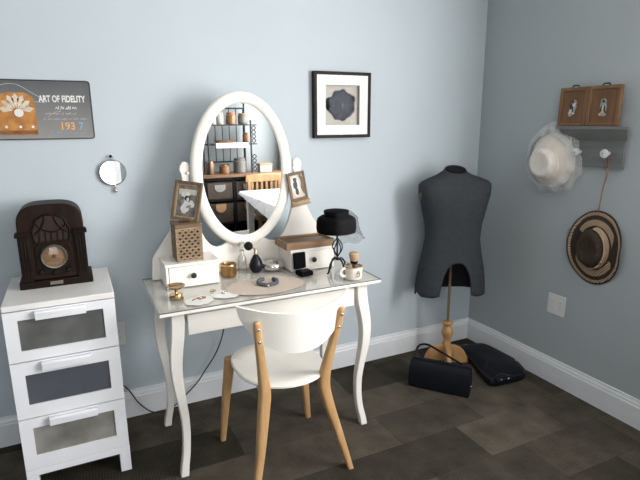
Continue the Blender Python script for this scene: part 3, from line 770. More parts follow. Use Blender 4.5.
bm = mb(); tube(bm, spline([(-.006,0,.003),(-.025,.004,.003),(-.042,-.004,.003)]), .0022, 8); part('stem', bm, 'gold', bro)
part('centre_stone', ball(mb(), (0,0,.0035), .006, 14, (1,1,.55)), 'pearl', bro)
for nm, (x, y), m_, lab in (('ring', (-1.838,-.51), 'steel', 'silver ring lying on the right white lace mat'), ('ring', (-1.875,-.462), 'gold', 'thin gold ring lying on glass behind the lace mats')):
    t = thing(nm, lab, 'ring', (x, y, ZT+(.0014 if m_ == 'steel' else .0004)))
    bm = mb(); tube(bm, [(.012*math.cos(2*PI*i/28), .012*math.sin(2*PI*i/28), .0022) for i in range(28)], .0018, 8, closed=True); part('band', bm, m_, t)
    part('stone', ball(mb(), (0,-.013,.0038), .0038, 10), 'pearl' if m_ == 'steel' else 'gold', t)

# gilt trinket jar
tj = thing('trinket_jar', 'round antique gold lidless trinket jar beside left small drawer', 'jar', (-1.750, -.268, ZT))
part('jar_body', lathe(mb(), [(.034,0),(.036,.003),(.0355,.05),(.0375,.053),(.0375,.060),(.033,.060),(.031,.054),(.031,.006)], n=40), 'gold', tj)
bm = mb()
for i in range(20):
    a = 2*PI*i/20; tube(bm, [(.036*math.cos(a), .036*math.sin(a), .004), (.036*math.cos(a+.15), .036*math.sin(a+.15), .050)], .002, 6)
part('ribbing', bm, 'gold', tj)
part('rim_band', lathe(mb(), [(.0378,.052),(.0395,.055),(.0378,.060)], n=40, cap0=False, cap1=False), 'brass', tj)

# clear perfume bottle, atomiser, cut silver bowl
pb = thing('perfume_bottle', 'tall clear glass perfume bottle with ball stopper behind the black atomiser', 'bottle', (-1.672, -.236, ZT))
part('bottle_body', lathe(mb(), [(.021,0),(.023,.004),(.021,.06),(.016,.080),(.009,.090),(.008,.108),(.011,.111)], n=28), 'glass', pb)
part('stopper', lathe(mb(), [(.007,.111),(.006,.118),(.014,.126),(.016,.136),(.012,.146),(.005,.150)], n=22), 'glass', pb)
part('collar', lathe(mb(), [(.009,.100),(.012,.102),(.012,.107),(.009,.109)], n=22), 'silver', pb)
at_ = thing('perfume_atomiser', 'black teardrop perfume atomiser with round black bulb and gold neck', 'bottle', (-1.610, -.262, ZT))
part('bottle_body', lathe(mb(), [(.020,0),(.026,.004),(.033,.022),(.034,.034),(.029,.052),(.019,.072),(.010,.086),(.008,.09)], n=32), 'black_shiny', at_)
part('collar', lathe(mb(), [(.010,.088),(.011,.094),(.008,.100),(.007,.112),(.004,.116)], n=22), 'brass', at_)
bm = mb(); tube(bm, spline([(0,0,.108),(-.008,.003,.116),(-.016,.006,.122)]), .0035, 8); part('spray_tube', bm, 'brass', at_)
part('squeeze_bulb', ball(mb(), (-.032,.010,.129), .0215, 20), 'black', at_)
sb = thing('cut_bowl', 'low round cut silver bowl between the atomiser and the ring box', 'bowl', (-1.527, -.262, ZT))
sb.scale = (1.1, 1.1, .95)
part('bowl_body', lathe(mb(), [(.030,0),(.042,.004),(.051,.016),(.053,.025),(.050,.033),(.047,.033),(.048,.025),(.046,.017),(.034,.008)], n=24, cap1=True), 'silver', sb, angle=35)
part('bowl_lid', lathe(mb(), [(.0505,.033),(.047,.039),(.030,.046),(.006,.049),(.004,.053),(.001,.054)], n=24), 'silver', sb, angle=35)

# ring box
rb = thing('ring_box', 'open black ring box with a gold ring in front of right small drawer', 'ring box', (-1.424, -.420, ZT), .12)
part('box_base', box(mb(), -.032, .032, -.032, .030, 0, .022), 'black_felt', rb, bevel=.003)
bm = box(mb(), -.032, .032, 0, .016, 0, .078); xform(bm, T(0,.031,.0225) @ Matrix.Rotation(-.10, 4, 'X')); part('lid', bm, 'black_felt', rb, bevel=.004)
bm = mb()
for y in (-.012, .004): tube(bm, [(-.024,y,.022),(.024,y,.022)], .0065, 10)
part('cushion', bm, 'black', rb)
bm = mb(); tube(bm, [(.010*math.cos(a), -.004, .025+.010*math.sin(a)) for a in [PI*i/12 for i in range(13)]], .0018, 8); part('ring_band', bm, 'gold', rb)

# blush doily with a beaded bracelet
dl = part('table_doily', prism(mb(), [(x*(1+.012*math.cos(22*math.atan2(y, x))), y*(1+.012*math.cos(22*math.atan2(y, x)))) for x, y in ell(0,0,.178,.118,120)], 0, .0014, 'xy'), 'doily')
dl.location = (-1.645, -.490, ZT); tag(dl, 'large oval blush doily on the glass under the blue bracelet', 'doily')
bc = thing('bracelet', 'open blue-grey beaded bracelet lying on the blush doily', 'bracelet', (-1.628, -.472, ZT+.0016), -.42)
bm = mb(); arc = [(.043*math.cos(a), .043*math.sin(a)) for a in [DG(-235)+DG(290)*i/17 for i in range(18)]]
for i, (x, y) in enumerate(arc):
    r_ = .0085 if 2 < i < 15 else .010
    ball(bm, (x, y, r_), r_, 10, (1,1,1))
part('beads', bm, 'bead', bc)
part('clasp', ball(mb(), (arc[9][0]*1.0, arc[9][1]*1.28, .006), .006, 10), 'silver', bc)

# mug with brush
mg = thing('mug', 'cream mug with tan lip and small dark emblem at right end of table', 'mug', (-1.240, -.572, ZT))
part('mug_body', lathe(mb(), [(.036,0),(.040,.004),(.0415,.02),(.0425,.058),(.041,.060),(.039,.058),(.038,.010),(.01,.008)], n=40), 'cream', mg)
part('lip', lathe(mb(), [(.0422,.055),(.0432,.058),(.0418,.0615),(.0392,.0605),(.0385,.055)], n=40, cap0=False, cap1=False), 'cream_rim', mg)
bm = mb(); hp = spline([(-.037,.0,.050),(-.055,.0,.052),(-.068,.0,.040),(-.064,.0,.022),(-.036,.0,.013)], 8); tube(bm, hp, .0058, 10, flat=(1,1.2))
hd = part('handle', bm, 'cream', mg)
bm = mb()
def on_mug(a, z, r=.0436): return (r*math.cos(a), r*math.sin(a), z)
ctr = DG(-88)
tube(bm, [on_mug(ctr+.20*math.cos(t), .031+.010*math.sin(t)) for t in [2*PI*i/22 for i in range(22)]], .0009, 5, closed=True)
tube(bm, spline([on_mug(ctr-.33, .020), on_mug(ctr-.15, .018), on_mug(ctr+.1, .0195), on_mug(ctr+.33, .020)], 5), .0011, 5)
tube(bm, spline([on_mug(ctr-.22, .030), on_mug(ctr-.05, .036), on_mug(ctr+.08, .029), on_mug(ctr+.22, .034)], 5), .0012, 5)
tube(bm, spline([on_mug(ctr-.12, .040), on_mug(ctr, .045), on_mug(ctr+.14, .040)], 5), .0010, 5)
part('emblem', bm, 'print_black', mg, label='small dark round emblem')
sbh = thing('shaving_brush', 'brush with fluffy tan head standing upright in the cream mug', 'brush', (-1.232, -.562, ZT+.014))
part('handle', lathe(mb(), [(.009,0),(.011,.01),(.008,.03),(.010,.046),(.012,.052)], n=20), 'tray_dark', sbh)
part('ferrule', lathe(mb(), [(.012,.052),(.0165,.056),(.019,.066),(.0185,.068)], n=22), 'black', sbh)
part('bristles', lathe(mb(), [(.018,.066),(.021,.078),(.0245,.094),(.025,.100),(.021,.105),(.010,.108)], n=30), 'bristle', sbh)

# hat stand with black pillbox hat
HX, HY = -1.262, -.452
hs = thing('hat_stand', 'black twisted iron hat stand on four curled feet at right end of table', 'hat stand', (HX, HY, ZT))
for k in range(4):
    a = PI/2*k+.20; c_, s_ = math.cos(a), math.sin(a)
    bm = mb(); tube(bm, spline([(.003*c_,.003*s_,.066),(.022*c_,.022*s_,.068),(.041*c_,.041*s_,.052),(.050*c_,.050*s_,.022),(.055*c_,.055*s_,.006),(.063*c_,.063*s_,.0042)], 6), .0042, 8)
    part('foot', bm, 'black_metal', hs)
bm = mb(); tube(bm, [(0,0,.060),(-.002,0,.205)], .0042, 10); ball(bm, (0,0,.068), .009, 12)
part('stem', bm, 'black_metal', hs)
for k in range(4):
    a0 = PI/2*k; pts = []
    for i in range(17):
        t = i/16; r_ = .027*math.sin(PI*t); a = a0+t*1.1; pts.append((r_*math.cos(a), r_*math.sin(a), .078+.092*t))
    bm = mb(); tube(bm, pts, .0030, 7); part('cage_bar', bm, 'black_metal', hs)
part('hat_rest', lathe(mb(), [(.006,.200),(.05,.206),(.056,.210),(.045,.214),(.004,.216)], n=28), 'black_metal', hs)
ht = thing('pillbox_hat', 'black felt pillbox hat with net veil resting on iron stand', 'hat', (HX-.006, HY, ZT+.199))
ht.scale = (1.06, 1.06, 1.08)
part('crown', lathe(mb(), [(.078,0),(.087,.003),(.090,.020),(.089,.050),(.084,.064),(.072,.072),(.058,.074),(.050,.070),(.01,.069)], n=44, cap0=False), 'black_felt', ht)
part('crown_inside', lathe(mb(), [(.078,.0002),(.080,.050),(.05,.060),(.004,.061)], n=36, cap0=False), 'black', ht)
part('top_disc', lathe(mb(), [(.052,.071),(.057,.092),(.056,.097),(.045,.099),(.012,.0975)], n=36), 'black_felt', ht)
bm = mb(); rings = []
for zz, kk in ((.098,.60),(.088,.84),(.070,1.02),(.040,1.08),(.008,1.10),(-.015,1.14),(-.030,1.20)):
    ring = []
    for i in range(61):
        a = DG(-118)+DG(210)*i/60; r_ = .090*kk*(1+.035*math.sin(9*a)*(kk > .9)) + (.022*max(0, -zz+.03)/.06*max(0, math.cos(a)))
        ring.append((r_*math.cos(a), r_*math.sin(a), zz + (.004*math.sin(7*a) if zz < 0 else 0)))
    rings.append(ring)
loft(bm, rings, closed=False); part('veil', bm, 'net_black', ht, label='sheer black netting veil')

# ------------------------------------------------------------------ shadow-box frame on the back wall
sf = thing('shadow_box_frame', 'square dark shadow-box frame holding a scalloped slate rosette on back wall', 'picture frame', (-1.008, 0, 1.5605))
o_ = .1735; fw = .017; dpt = .034
bm = mb(); box(bm, -o_, -o_+fw, -dpt, -.001, -o_, o_); box(bm, o_-fw, o_, -dpt, -.001, -o_, o_); box(bm, -o_+fw, o_-fw, -dpt, -.001, -o_, -o_+fw); box(bm, -o_+fw, o_-fw, -dpt, -.001, o_-fw, o_)
part('frame', bm, 'frame_dark', sf, bevel=.0015)
i_ = o_-fw; q = .105
bm = mb(); box(bm, -i_, -q, -.029, -.026, -i_, i_); box(bm, q, i_, -.029, -.026, -i_, i_); box(bm, -q, q, -.029, -.026, -i_, -q); box(bm, -q, q, -.029, -.026, q, i_)
part('mat_board', bm, 'mat_board', sf, smooth=False)
part('backing', box(mb(), -i_, i_, -.006, -.002, -i_, i_), 'linen', sf, smooth=False)
bm = mb(); box(bm, -q-.002, -q, -.026, -.006, -q, q); box(bm, q, q+.002, -.026, -.006, -q, q); box(bm, -q, q, -.026, -.006, -q-.002, -q); box(bm, -q, q, -.026, -.006, q, q+.002)
part('box_side', bm, 'linen', sf, smooth=False)
bm = mb(); n = 108; rings = []
for k, y in ((1.0,-.008),(1.0,-.014),(.92,-.0175),(.5,-.020),(.12,-.0185),(.02,-.0185)):
    rings.append([((.074+.005*math.cos(9*2*PI*i/n))*k*math.cos(2*PI*i/n), y, (.081+.005*math.cos(9*2*PI*i/n))*k*math.sin(2*PI*i/n)) for i in range(n)])
loft(bm, rings); ros = part('rosette', bm, 'slate', sf)
part('centre_pearl', ball(mb(), (.004,-.021,-.004), .0055, 14), 'pearl', ros)
bm = mb(); prism(bm, ell(-.075,.006,.024,.035,24), -.013, -.0065); part('side_bow', bm, 'black_felt', ros, bevel=.002)
bm = mb(); prism(bm, ell(.072,.030,.016,.022,20), -.012, -.0065); prism(bm, ell(.070,-.018,.014,.022,20), -.012, -.0065); part('side_bow', bm, 'black_felt', ros, bevel=.002)
bm = mb(); prism(bm, ell(.070,.010,.008,.011,16), -.0135, -.0065); part('side_button', bm, 'tray_wood', ros, bevel=.001)
part('frame_glass', box(mb(), -i_, i_, -.0318, -.0303, -i_, i_), clearmat('picture glass', (1,1,1), .0, .02, .08), sf, smooth=False)

# ------------------------------------------------------------------ wall shelf with knobs (right wall)
wr = thing('wall_shelf', 'grey painted wall shelf with two glass knobs holding the plaques', 'shelf', (0, -.8425, 1.245))
part('board', box(mb(), -.020, -.001, -.1425, .1425, 0, .160), 'rack', wr, bevel=.002)
bm = mb(); P = [(0,.128),(.022,.128),(.030,.140),(.046,.150),(.060,.166),(.068,.174),(.070,.184),(.086,.184),(.086,.199),(0,.199)]
loft(bm, [[(-.001-d, y*(.1425+d*.62)/.1425, z) for d, z in P] for y in (-.1425, .1425)]); part('crown', bm, 'rack', wr, bevel=.0012)
for y in (.0885, -.0685):
    kb = part('knob', lathe(mb(), [(.010,0),(.008,.012),(.010,.020),(.020,.024),(.0225,.032),(.019,.040),(.008,.043)], (-.020, y, .070), 12, mx=Matrix.Rotation(-PI/2, 4, 'Y')), 'porcelain', wr, angle=15)
    part('knob_screw', lathe(mb(), [(.005,.0425),(.004,.0455)], (-.020, y, .070), 12, mx=Matrix.Rotation(-PI/2, 4, 'Y')), 'steel', kb)
# two wooden plaques standing on the shelf
def plaque(label, y, w, lean, fig):
    t = thing('wooden_plaque', label, 'plaque', (-.052, y, 1.4442)); t.rotation_euler = (0, lean, 0)
    h = .190; f = .018
    part('panel', box(mb(), -.004, .010, -w+f, w-f, f, h-f), 'plaque', t)
    bm = mb(); box(bm, -.010, .012, -w, -w+f, 0, h); box(bm, -.010, .012, w-f, w, 0, h); box(bm, -.010, .012, -w+f, w-f, 0, f); box(bm, -.010, .012, -w+f, w-f, h-f, h)
    part('frame', bm, 'plaque_frame', t, bevel=.003)
    bm = mb(); tube(bm, spline([(0,.020,h-.001),(0,.012,h+.008),(0,-.012,h+.008),(0,-.020,h-.001)], 5), .0035, 7); part('hanger', bm, 'black_metal', t)
    def fb(pts, m_, nm, d0=-.0062):
        b2 = mb()
        for cy_, cz_, ry_, rz_, rot, sd in pts:
            rnd = random.Random(sd); o = []
            for i in range(16):
                a = 2*PI*i/16; k = 1+.14*rnd.uniform(-1,1); p, q_ = ry_*k*math.cos(a), rz_*k*math.sin(a)
                o.append((cy_+p*math.cos(rot)-q_*math.sin(rot), cz_+p*math.sin(rot)+q_*math.cos(rot)))
            prism(b2, o, d0, -.004, 'yz')
        return part(nm, b2, m_, t, smooth=False)
    if fig == 0:
        fb([(0,.085,.018,.030,.25,1),(-.008,.112,.011,.016,0,2),(.012,.062,.013,.014,0,3)], 'photo_mid', 'figure_ground')
        fb([(.002,.118,.007,.008,0,4),(.006,.088,.008,.022,-.3,5)], 'photo_dark', 'figure_dark', -.0072)
        fb([(-.008,.104,.005,.010,.4,6),(.010,.072,.005,.013,.5,7),(-.004,.062,.008,.004,0,8)], 'photo_light', 'figure_light', -.0078)
    else:
        fb([(0,.088,.017,.036,0,11),(0,.118,.014,.012,0,12),(0,.055,.021,.008,0,13)], 'photo_mid', 'figure_ground')
        fb([(0,.116,.007,.008,0,14),(.008,.084,.005,.020,.2,15),(-.008,.082,.005,.018,-.2,16)], 'photo_dark', 'figure_dark', -.0072)
        fb([(0,.086,.005,.016,0,17),(.012,.058,.006,.004,0,18),(0,.065,.006,.006,0,19)], 'photo_cream', 'figure_light', -.0078)
    return t
plaque('left chestnut plaque with a small grey figure, standing on the wall shelf', -.7115, .081, .03, 0)
plaque('right chestnut plaque with a small upright figure, standing on the wall shelf', -.8785, .084, .03, 1)

# white veiled hat hanging beside the shelf
wh = thing('hanging_felt_hat', 'ivory felt hat with sheer white netting hanging at left end of wall shelf', 'hat', (-.0008+.0105-.0105, -.588, 1.262))
RYm = Matrix.Rotation(-PI/2, 4, 'Y')     # turn z to -x (away from the right wall)
part('brim', lathe(mb(), [(.110,.012),(.136,.0105),(.1435,.014),(.1445,.020),(.139,.028),(.122,.042),(.104,.054),(.090,.060),(.070,.062)], (0,0,0), 56, mx=RYm), 'hat_white', wh)
part('crown', lathe(mb(), [(.089,.055),(.084,.070),(.080,.088),(.074,.101),(.064,.108),(.052,.108),(.034,.103),(.003,.101)], (0,.010,-.014), 48, mx=RYm), 'hat_white_crown', wh)
part('hat_band', lathe(mb(), [(.0895,.057),(.0905,.062),(.086,.074),(.0835,.074)], (0,.010,-.014), 48, mx=RYm, cap0=False, cap1=False), 'hat_white', wh)
bm = mb(); rings = []
for k, xo in ((.98,-.062),(1.10,-.060),(1.20,-.050),(1.30,-.036),(1.38,-.018),(1.40,-.006)):
    ring = []
    for i in range(73):
        a = 2*PI*i/72; r_ = .130*k*(1+.03*math.sin(7*a+k*3)+.02*math.sin(13*a)); zs = 1.10 if math.sin(a) > 0 else 1.0
        ring.append((xo+.006*math.sin(11*a+k*5), r_*math.cos(a), r_*math.sin(a)*zs))
    rings.append(ring)
loft(bm, rings, closed=False); part('veil', bm, 'net_white', wh, label='sheer white netting')
bm = mb()
tube(bm, spline([(-.03,-.110,.085),(-.04,-.122,.10),(-.035,-.10,.150),(-.03,-.05,.170),(-.03,-.0,.172),(-.03,.06,.165)]), .0024, 6)
tube(bm, spline([(-.03,-.135,.075),(-.035,-.135,.02),(-.03,-.150,-.03),(-.03,-.145,-.075),(-.02,-.12,-.10)]), .0018, 6)
part('veil_edge', bm, 'hat_white', wh)
part('veil_pin', ball(mb(), (-.042,.072,.140), .006, 10), 'bead', wh)

# brown straw hat hanging from a cord
bh = thing('hanging_straw_hat', 'dark brown straw hat with tan braided bands hanging by a cord', 'hat', (.0095, -.890, .838))
def hat_ring(r0, r1, d0, d1, n=72, th=.004, a0=0, a1=2*PI):
    """flat ring with sides that roll away from the wall; r as fraction of the half size"""
    bm = mb(); full = a1-a0 > 6.28; cnt = n if full else n+1
    def pt(k, a, d):
        y = .154*k*math.cos(a); z = .192*k*math.sin(a)
        y *= 1-.10*max(0, math.cos(a))*0
        roll = .050*max(0, (abs(math.cos(a))-.55))**1.0*max(0, k-.72)/.28*1.0
        # right-hand side is pinched in a little half way down
        y *= 1-.055*max(0, k-.6)/.4*math.exp(-((a-PI-.02)/.28)**2)
        return (-d-roll, y, z)
    cols = []
    for i in range(cnt):
        a = a0+(a1-a0)*i/n
        cols.append([bm.verts.new(pt(r0, a, d0+th)), bm.verts.new(pt((r0+r1)/2, a, (d0+d1)/2+th+.002)), bm.verts.new(pt(r1, a, d1+th)), bm.verts.new(pt(r1, a, d1)), bm.verts.new(pt(r0, a, d0))])
    for i in range(cnt if full else cnt-1):
        A, B = cols[i], cols[(i+1) % cnt]
        for k in range(5): bm.faces.new((A[k], A[(k+1) % 5], B[(k+1) % 5], B[k]))
    if not full:
        bm.faces.new(cols[0]); bm.faces.new(list(reversed(cols[-1])))
    return bm
part('brim', hat_ring(.42, 1.0, .022, .012), 'straw_dark', bh)
part('brim_edge', hat_ring(.875, .955, .014, .0125, th=.006), 'braid', bh, label='tan braided rim')
part('brim_braid', hat_ring(.60, .76, .020, .016, th=.006, a0=DG(35), a1=DG(185)), 'braid', bh)
part('brim_braid', hat_ring(.60, .77, .020, .016, th=.006, a0=DG(205), a1=DG(345)), 'braid', bh)
bm = mb()
prof = [(1.0,.018),(.98,.038),(.93,.058),(.84,.073),(.70,.080),(.55,.078),(.35,.070),(.04,.068)]
rings = [[(-d, .078*k*math.cos(2*PI*i/48)+.008*d/.12, .102*k*math.sin(2*PI*i/48)) for i in range(48)] for k, d in prof]
loft(bm, rings); part('crown', bm, 'straw_dark', bh)
bm = mb(); rings = []
for i in range(33):
    a = DG(95)+DG(180)*i/32
    rr = []
    for k, d in ((1.0,.024),(1.08,.026),(1.06,.056),(.99,.060)):
        rr.append((-d, .078*k*math.cos(a)+.002, .102*k*math.sin(a)))
    rings.append(rr)
loft(bm, rings); part('hat_band', bm, 'braid_light', bh, label='cream braided half band')
CO = T(-.0395, -.021, .477)
bm = mb(); tube(bm, spline([(.004,.006,.002),(0,.008,-.03),(.012,.002,-.10),(.006,.008,-.18),(.010,.018,-.282)], 8), .0022, 6)
tube(bm, spline([(.004,-.006,.002),(0,-.010,-.03),(.012,-.006,-.10),(.006,.006,-.18),(.012,.017,-.282)], 8), .0022, 6)
xform(bm, CO); cd = part('hanging_cord', bm, 'cord_tan', bh, label='thin tan leather cord')
part('knot', xform(ball(mb(), (.008,.017,-.279), .006, 10, (1,1,1.4)), CO), 'cord_tan', cd)

# ------------------------------------------------------------------ outlets and cable
def outlet(label, loc, rz):
    t = thing('wall_outlet', label, 'outlet', loc, rz)
    part('face_plate', box(mb(), -.058, .058, -.006, -.0005, -.059, .059), 'outlet', t, bevel=.003)
    for x in (-.024, .024):
        f = part('socket', box(mb(), x-.017, x+.017, -.0085, -.006, -.034, .034), 'outlet', t, bevel=.0015)
        bm = mb()
        for z in (-.018, .018):
            for dx in (-.006, .006): box(bm, x+dx-.0012, x+dx+.0012, -.0089, -.0084, z-.005, z+.005)
        part('slots', bm, 'outlet_dark', f, smooth=False)
outlet('white double wall outlet low on the right wall', (0, -.694, .465), -PI/2)
outlet('white wall outlet low on back wall beside the chest', (-2.272, 0, .458), 0)
pc = thing('power_cable', 'thin black cable sagging along baseboard behind the dressing table', 'cable', (-2.0, -.03, 0))
bm = mb()
cpts = [(-2.30,-.010,.24),(-2.235,-.024,.169),(-2.19,-.032,.085),(-2.144,-.04,.030),(-2.10,-.045,.008),(-2.049,-.042,.008),(-2.007,-.038,.024),(-1.935,-.035,.079),(-1.88,-.035,.13),(-1.838,-.035,.186),(-1.79,-.035,.25),(-1.761,-.035,.303),(-1.745,-.05,.36),(-1.74,-.10,.45),(-1.735,-.16,.60),(-1.735,-.185,.66)]
tube(bm, spline([(x+2.0, y+.03, z) for x, y, z in cpts], 8), .0032, 8)
part('wire', bm, 'cable', pc)

# ------------------------------------------------------------------ dress form
FX, FY = -.380, -.235
fm = thing('dress_form', 'charcoal fabric torso dress form on a turned wood stand in corner', 'dress form', (FX, FY, 0), DG(-20))
# local -y faces the viewer; rows: z, half width, depth front, depth back
ROWS = [(.40,.212,.105,.100),(.46,.214,.112,.105),(.54,.208,.116,.108),(.62,.196,.112,.104),(.72,.174,.104,.094),(.80,.163,.098,.088),(.88,.168,.102,.092),(.96,.186,.110,.098),(1.03,.202,.112,.100),(1.08,.212,.104,.094),(1.115,.214,.090,.084),(1.135,.196,.078,.076),(1.150,.160,.070,.070),(1.163,.118,.064,.066),(1.176,.082,.058,.062),(1.190,.066,.054,.058),(1.200,.060,.050,.054)]
def row_at(z):
    for a, b_ in zip(ROWS, ROWS[1:]):
        if a[0] <= z <= b_[0]:
            t = (z-a[0])/(b_[0]-a[0]); return [a[i]+(b_[i]-a[i])*t for i in (1,2,3)]
    return list(ROWS[0][1:]) if z < ROWS[0][0] else list(ROWS[-1][1:])
def torso():
    bm = mb(); n = 240; nv = 44
    cols = []
    for i in range(n):
        a = 2*PI*i/n          # 0 = +x, -pi/2 = front
        s_ = math.sin(a); c_ = math.cos(a)
        # lower edge: deep arch in front, lobes at the sides, straight shallow back
        x_ = c_*.21
        if s_ < 0:
            u = abs(x_)/.080
            zb = .466+.200*math.sqrt(max(0, 1-u**2.4)) if u < 1 else .469-.012*min(1, (u-1)/.5)
            if u >= 1: zb += .020*max(0, abs(c_)-.9)/.1
        else: zb = .455+.01*(1-abs(c_))
        col = []
        for j in range(nv+1):
            t = j/nv; z = zb+(1.20-zb)*t
            w, df, db = row_at(z)
            d = df if s_ < 0 else db
            e = .82
            x = w*math.copysign(abs(c_)**e, c_); y = d*math.copysign(abs(s_)**e, s_)
            # shoulders slope: lift toward the neck is in the rows; flatten arm openings
            if z > 1.14: z += (z-1.14)/.06*.34*y
            col.append(bm.verts.new((x, y, z)))
        cols.append(col)
    for i in range(n):
        A, B = cols[i], cols[(i+1) % n]
        for j in range(nv): bm.faces.new((A[j], B[j], B[j+1], A[j+1]))
    return bm
to = part('torso', torso(), 'form', fm, angle=80)
sd = to.modifiers.new('thickness', 'SOLIDIFY'); sd.thickness = .006; sd.offset = -1
part('inner_lining', (lambda b2: b2)(loft(mb(), [[((w-.012)*math.copysign(abs(math.cos(2*PI*i/48))**.82, math.cos(2*PI*i/48)), ((df if math.sin(2*PI*i/48) < 0 else db)-.012)*math.copysign(abs(math.sin(2*PI*i/48))**.82, math.sin(2*PI*i/48)), z) for i in range(25)] for z, w, df, db in [(.462, *row_at(.462)), (.52, *row_at(.52)), (.62, *row_at(.62)), (.72, *row_at(.72))]], closed=False)), 'form_in', fm)
part('neck_cap', lathe(mb(), [(.059,-.004),(.060,.002),(.056,.004),(.030,.002),(.003,.001)], (0,.001,1.2015), 36, mx=Matrix.Rotation(math.atan(.34), 4, 'X'), sx=1.0, sy=.93), 'black', fm)
for s in (-1, 1):
    bm = lathe(mb(), [(.034,0),(.036,.003),(.030,.006),(.004,.006)], (s*.203, .0, 1.070), 24, mx=Matrix.Rotation(s*PI/2, 4, 'Y') @ Matrix.Rotation(0, 4, 'Z'), sx=1.25, sy=.9)
    part('arm_cap', bm, 'tray_dark', fm)
part('hanging_bar', box(mb(), -.16, .16, -.012, .012, .745, .765), 'form_in', fm)
part('pole', lathe(mb(), [(.0085,.24),(.0085,1.15)], n=18), 'bronze', fm)
part('turned_column', lathe(mb(), [(.030,.02),(.034,.06),(.031,.10),(.024,.135),(.020,.15),(.025,.165),(.033,.185),(.036,.205),(.030,.228),(.021,.238),(.019,.244),(.032,.252),(.035,.261),(.030,.268),(.016,.272),(.009,.273)], n=32), 'turned', fm)
for k in range(4):
    a = PI/2*k+DG(-10)
    bm = prism(mb(), [(.02,.0),(.128,.0),(.134,.012),(.128,.040),(.112,.072),(.088,.098),(.058,.112),(.02,.116)], -.013, .013)
    xform(bm, Matrix.Rotation(a, 4, 'Z')); part('foot', bm, 'turned', fm, bevel=.004)

# ------------------------------------------------------------------ handbags
hb = thing('handbag', 'upright boxy black handbag with strap in front of the dress form', 'handbag', (-.662, -.512, 0), math.atan2(-.266, .215))
L_ = .170
bm = mb(); rings = []
for z, hl, y0, y1 in ((.0,.164,.004,.086),(.004,.168,0,.090),(.06,.170,-.002,.090),(.12,.168,.004,.082),(.152,.164,.016,.070),(.159,.160,.026,.060)):
    rings.append([(-hl, y0, z), (-hl*.5, y0-.002, z), (0, y0-.003, z), (hl*.5, y0-.002, z), (hl, y0, z), (hl, y1, z), (0, y1+.003, z), (-hl, y1, z)])
loft(bm, rings); body = part('bag_body', bm, 'black_leather', hb, bevel=.005, seg=3)
bm = mb(); tube(bm, [(-.158,.043,.161),(.158,.043,.161)], .0085, 10); part('frame_clasp', bm, 'black_shiny', hb)
part('clasp_knob', ball(mb(), (0,.036,.172), .007, 12), 'black_metal', hb)
bm = mb(); tube(bm, spline([(-.125,.05,.160),(-.142,.056,.195),(-.128,.070,.228),(-.085,.080,.236),(-.02,.078,.212),(.05,.070,.186),(.105,.056,.170),(.125,.050,.160)], 8), .0095, 10, flat=(1,.55))
part('strap', bm, 'black_shiny', hb)
part('side_stud', ball(mb(), (.171,.045,.050), .006, 10), 'brass', hb)

fb_ = thing('handbag', 'flat black shiny handbag lying on the floor against right baseboard', 'handbag', (-.19, -.40, 0))
fb_.scale = (1, 1, .86)
ol = [(-.020,.270),(.030,.258),(.130,.222),(.156,.200),(.166,.150),(.168,-.030),(.150,-.080),(.105,-.185),(.085,-.212),(.040,-.228),(-.10,-.222),(-.160,-.205),(-.165,-.165),(-.110,-.02),(-.062,.12),(-.042,.25)]
Q = [(v.x, v.y) for v in spline([(a, b_, 0) for a, b_ in ol+[ol[0]]], 4)][:-1]
def oring(k, z): return [((x-.0)*k, y*k, z+.012*(1 if y < -.1 else 0)*(z > .02)) for x, y in Q]
bm = mb(); loft(bm, [oring(.955, 0), oring(.99, .006), oring(1.0, .020), oring(.985, .036), oring(.94, .046), oring(.80, .053), oring(.45, .057), oring(.05, .057)])
part('bag_body', bm, 'black_leather', fb_, angle=60)
bm = mb(); tube(bm, [(x*.985, y*.985, .040+.012*(1 if y < -.1 else 0)) for x, y in Q], .0035, 6, closed=True); part('piping', bm, 'black_shiny', fb_)
bm = mb(); rings = []
for t in range(13):
    u = t/12; x = -.155+.105*u; y = -.222+.012*math.sin(PI*u)+.10*u*0; r_ = .016+.012*math.sin(PI*u)
    rings.append([(x, y-.004+r_*math.cos(2*PI*k/14)*.9, .056+.020*math.sin(PI*u)*.3+r_*math.sin(2*PI*k/14)*.7) for k in range(14)])
loft(bm, rings); part('folded_handle', bm, 'black_shiny', fb_)
part('clasp', ball(mb(), (-.085,-.115,.064), .006, 12, (1.3,1,.8)), 'gold', fb_)
bm = mb(); ball(bm, (-.125,-.235,.060), .007, 10); ball(bm, (-.075,-.238,.058), .007, 10); part('metal_stud', bm, 'steel', fb_)
part('metal_stud', ball(mb(), (.035,.236,.045), .006, 10), 'steel', fb_)

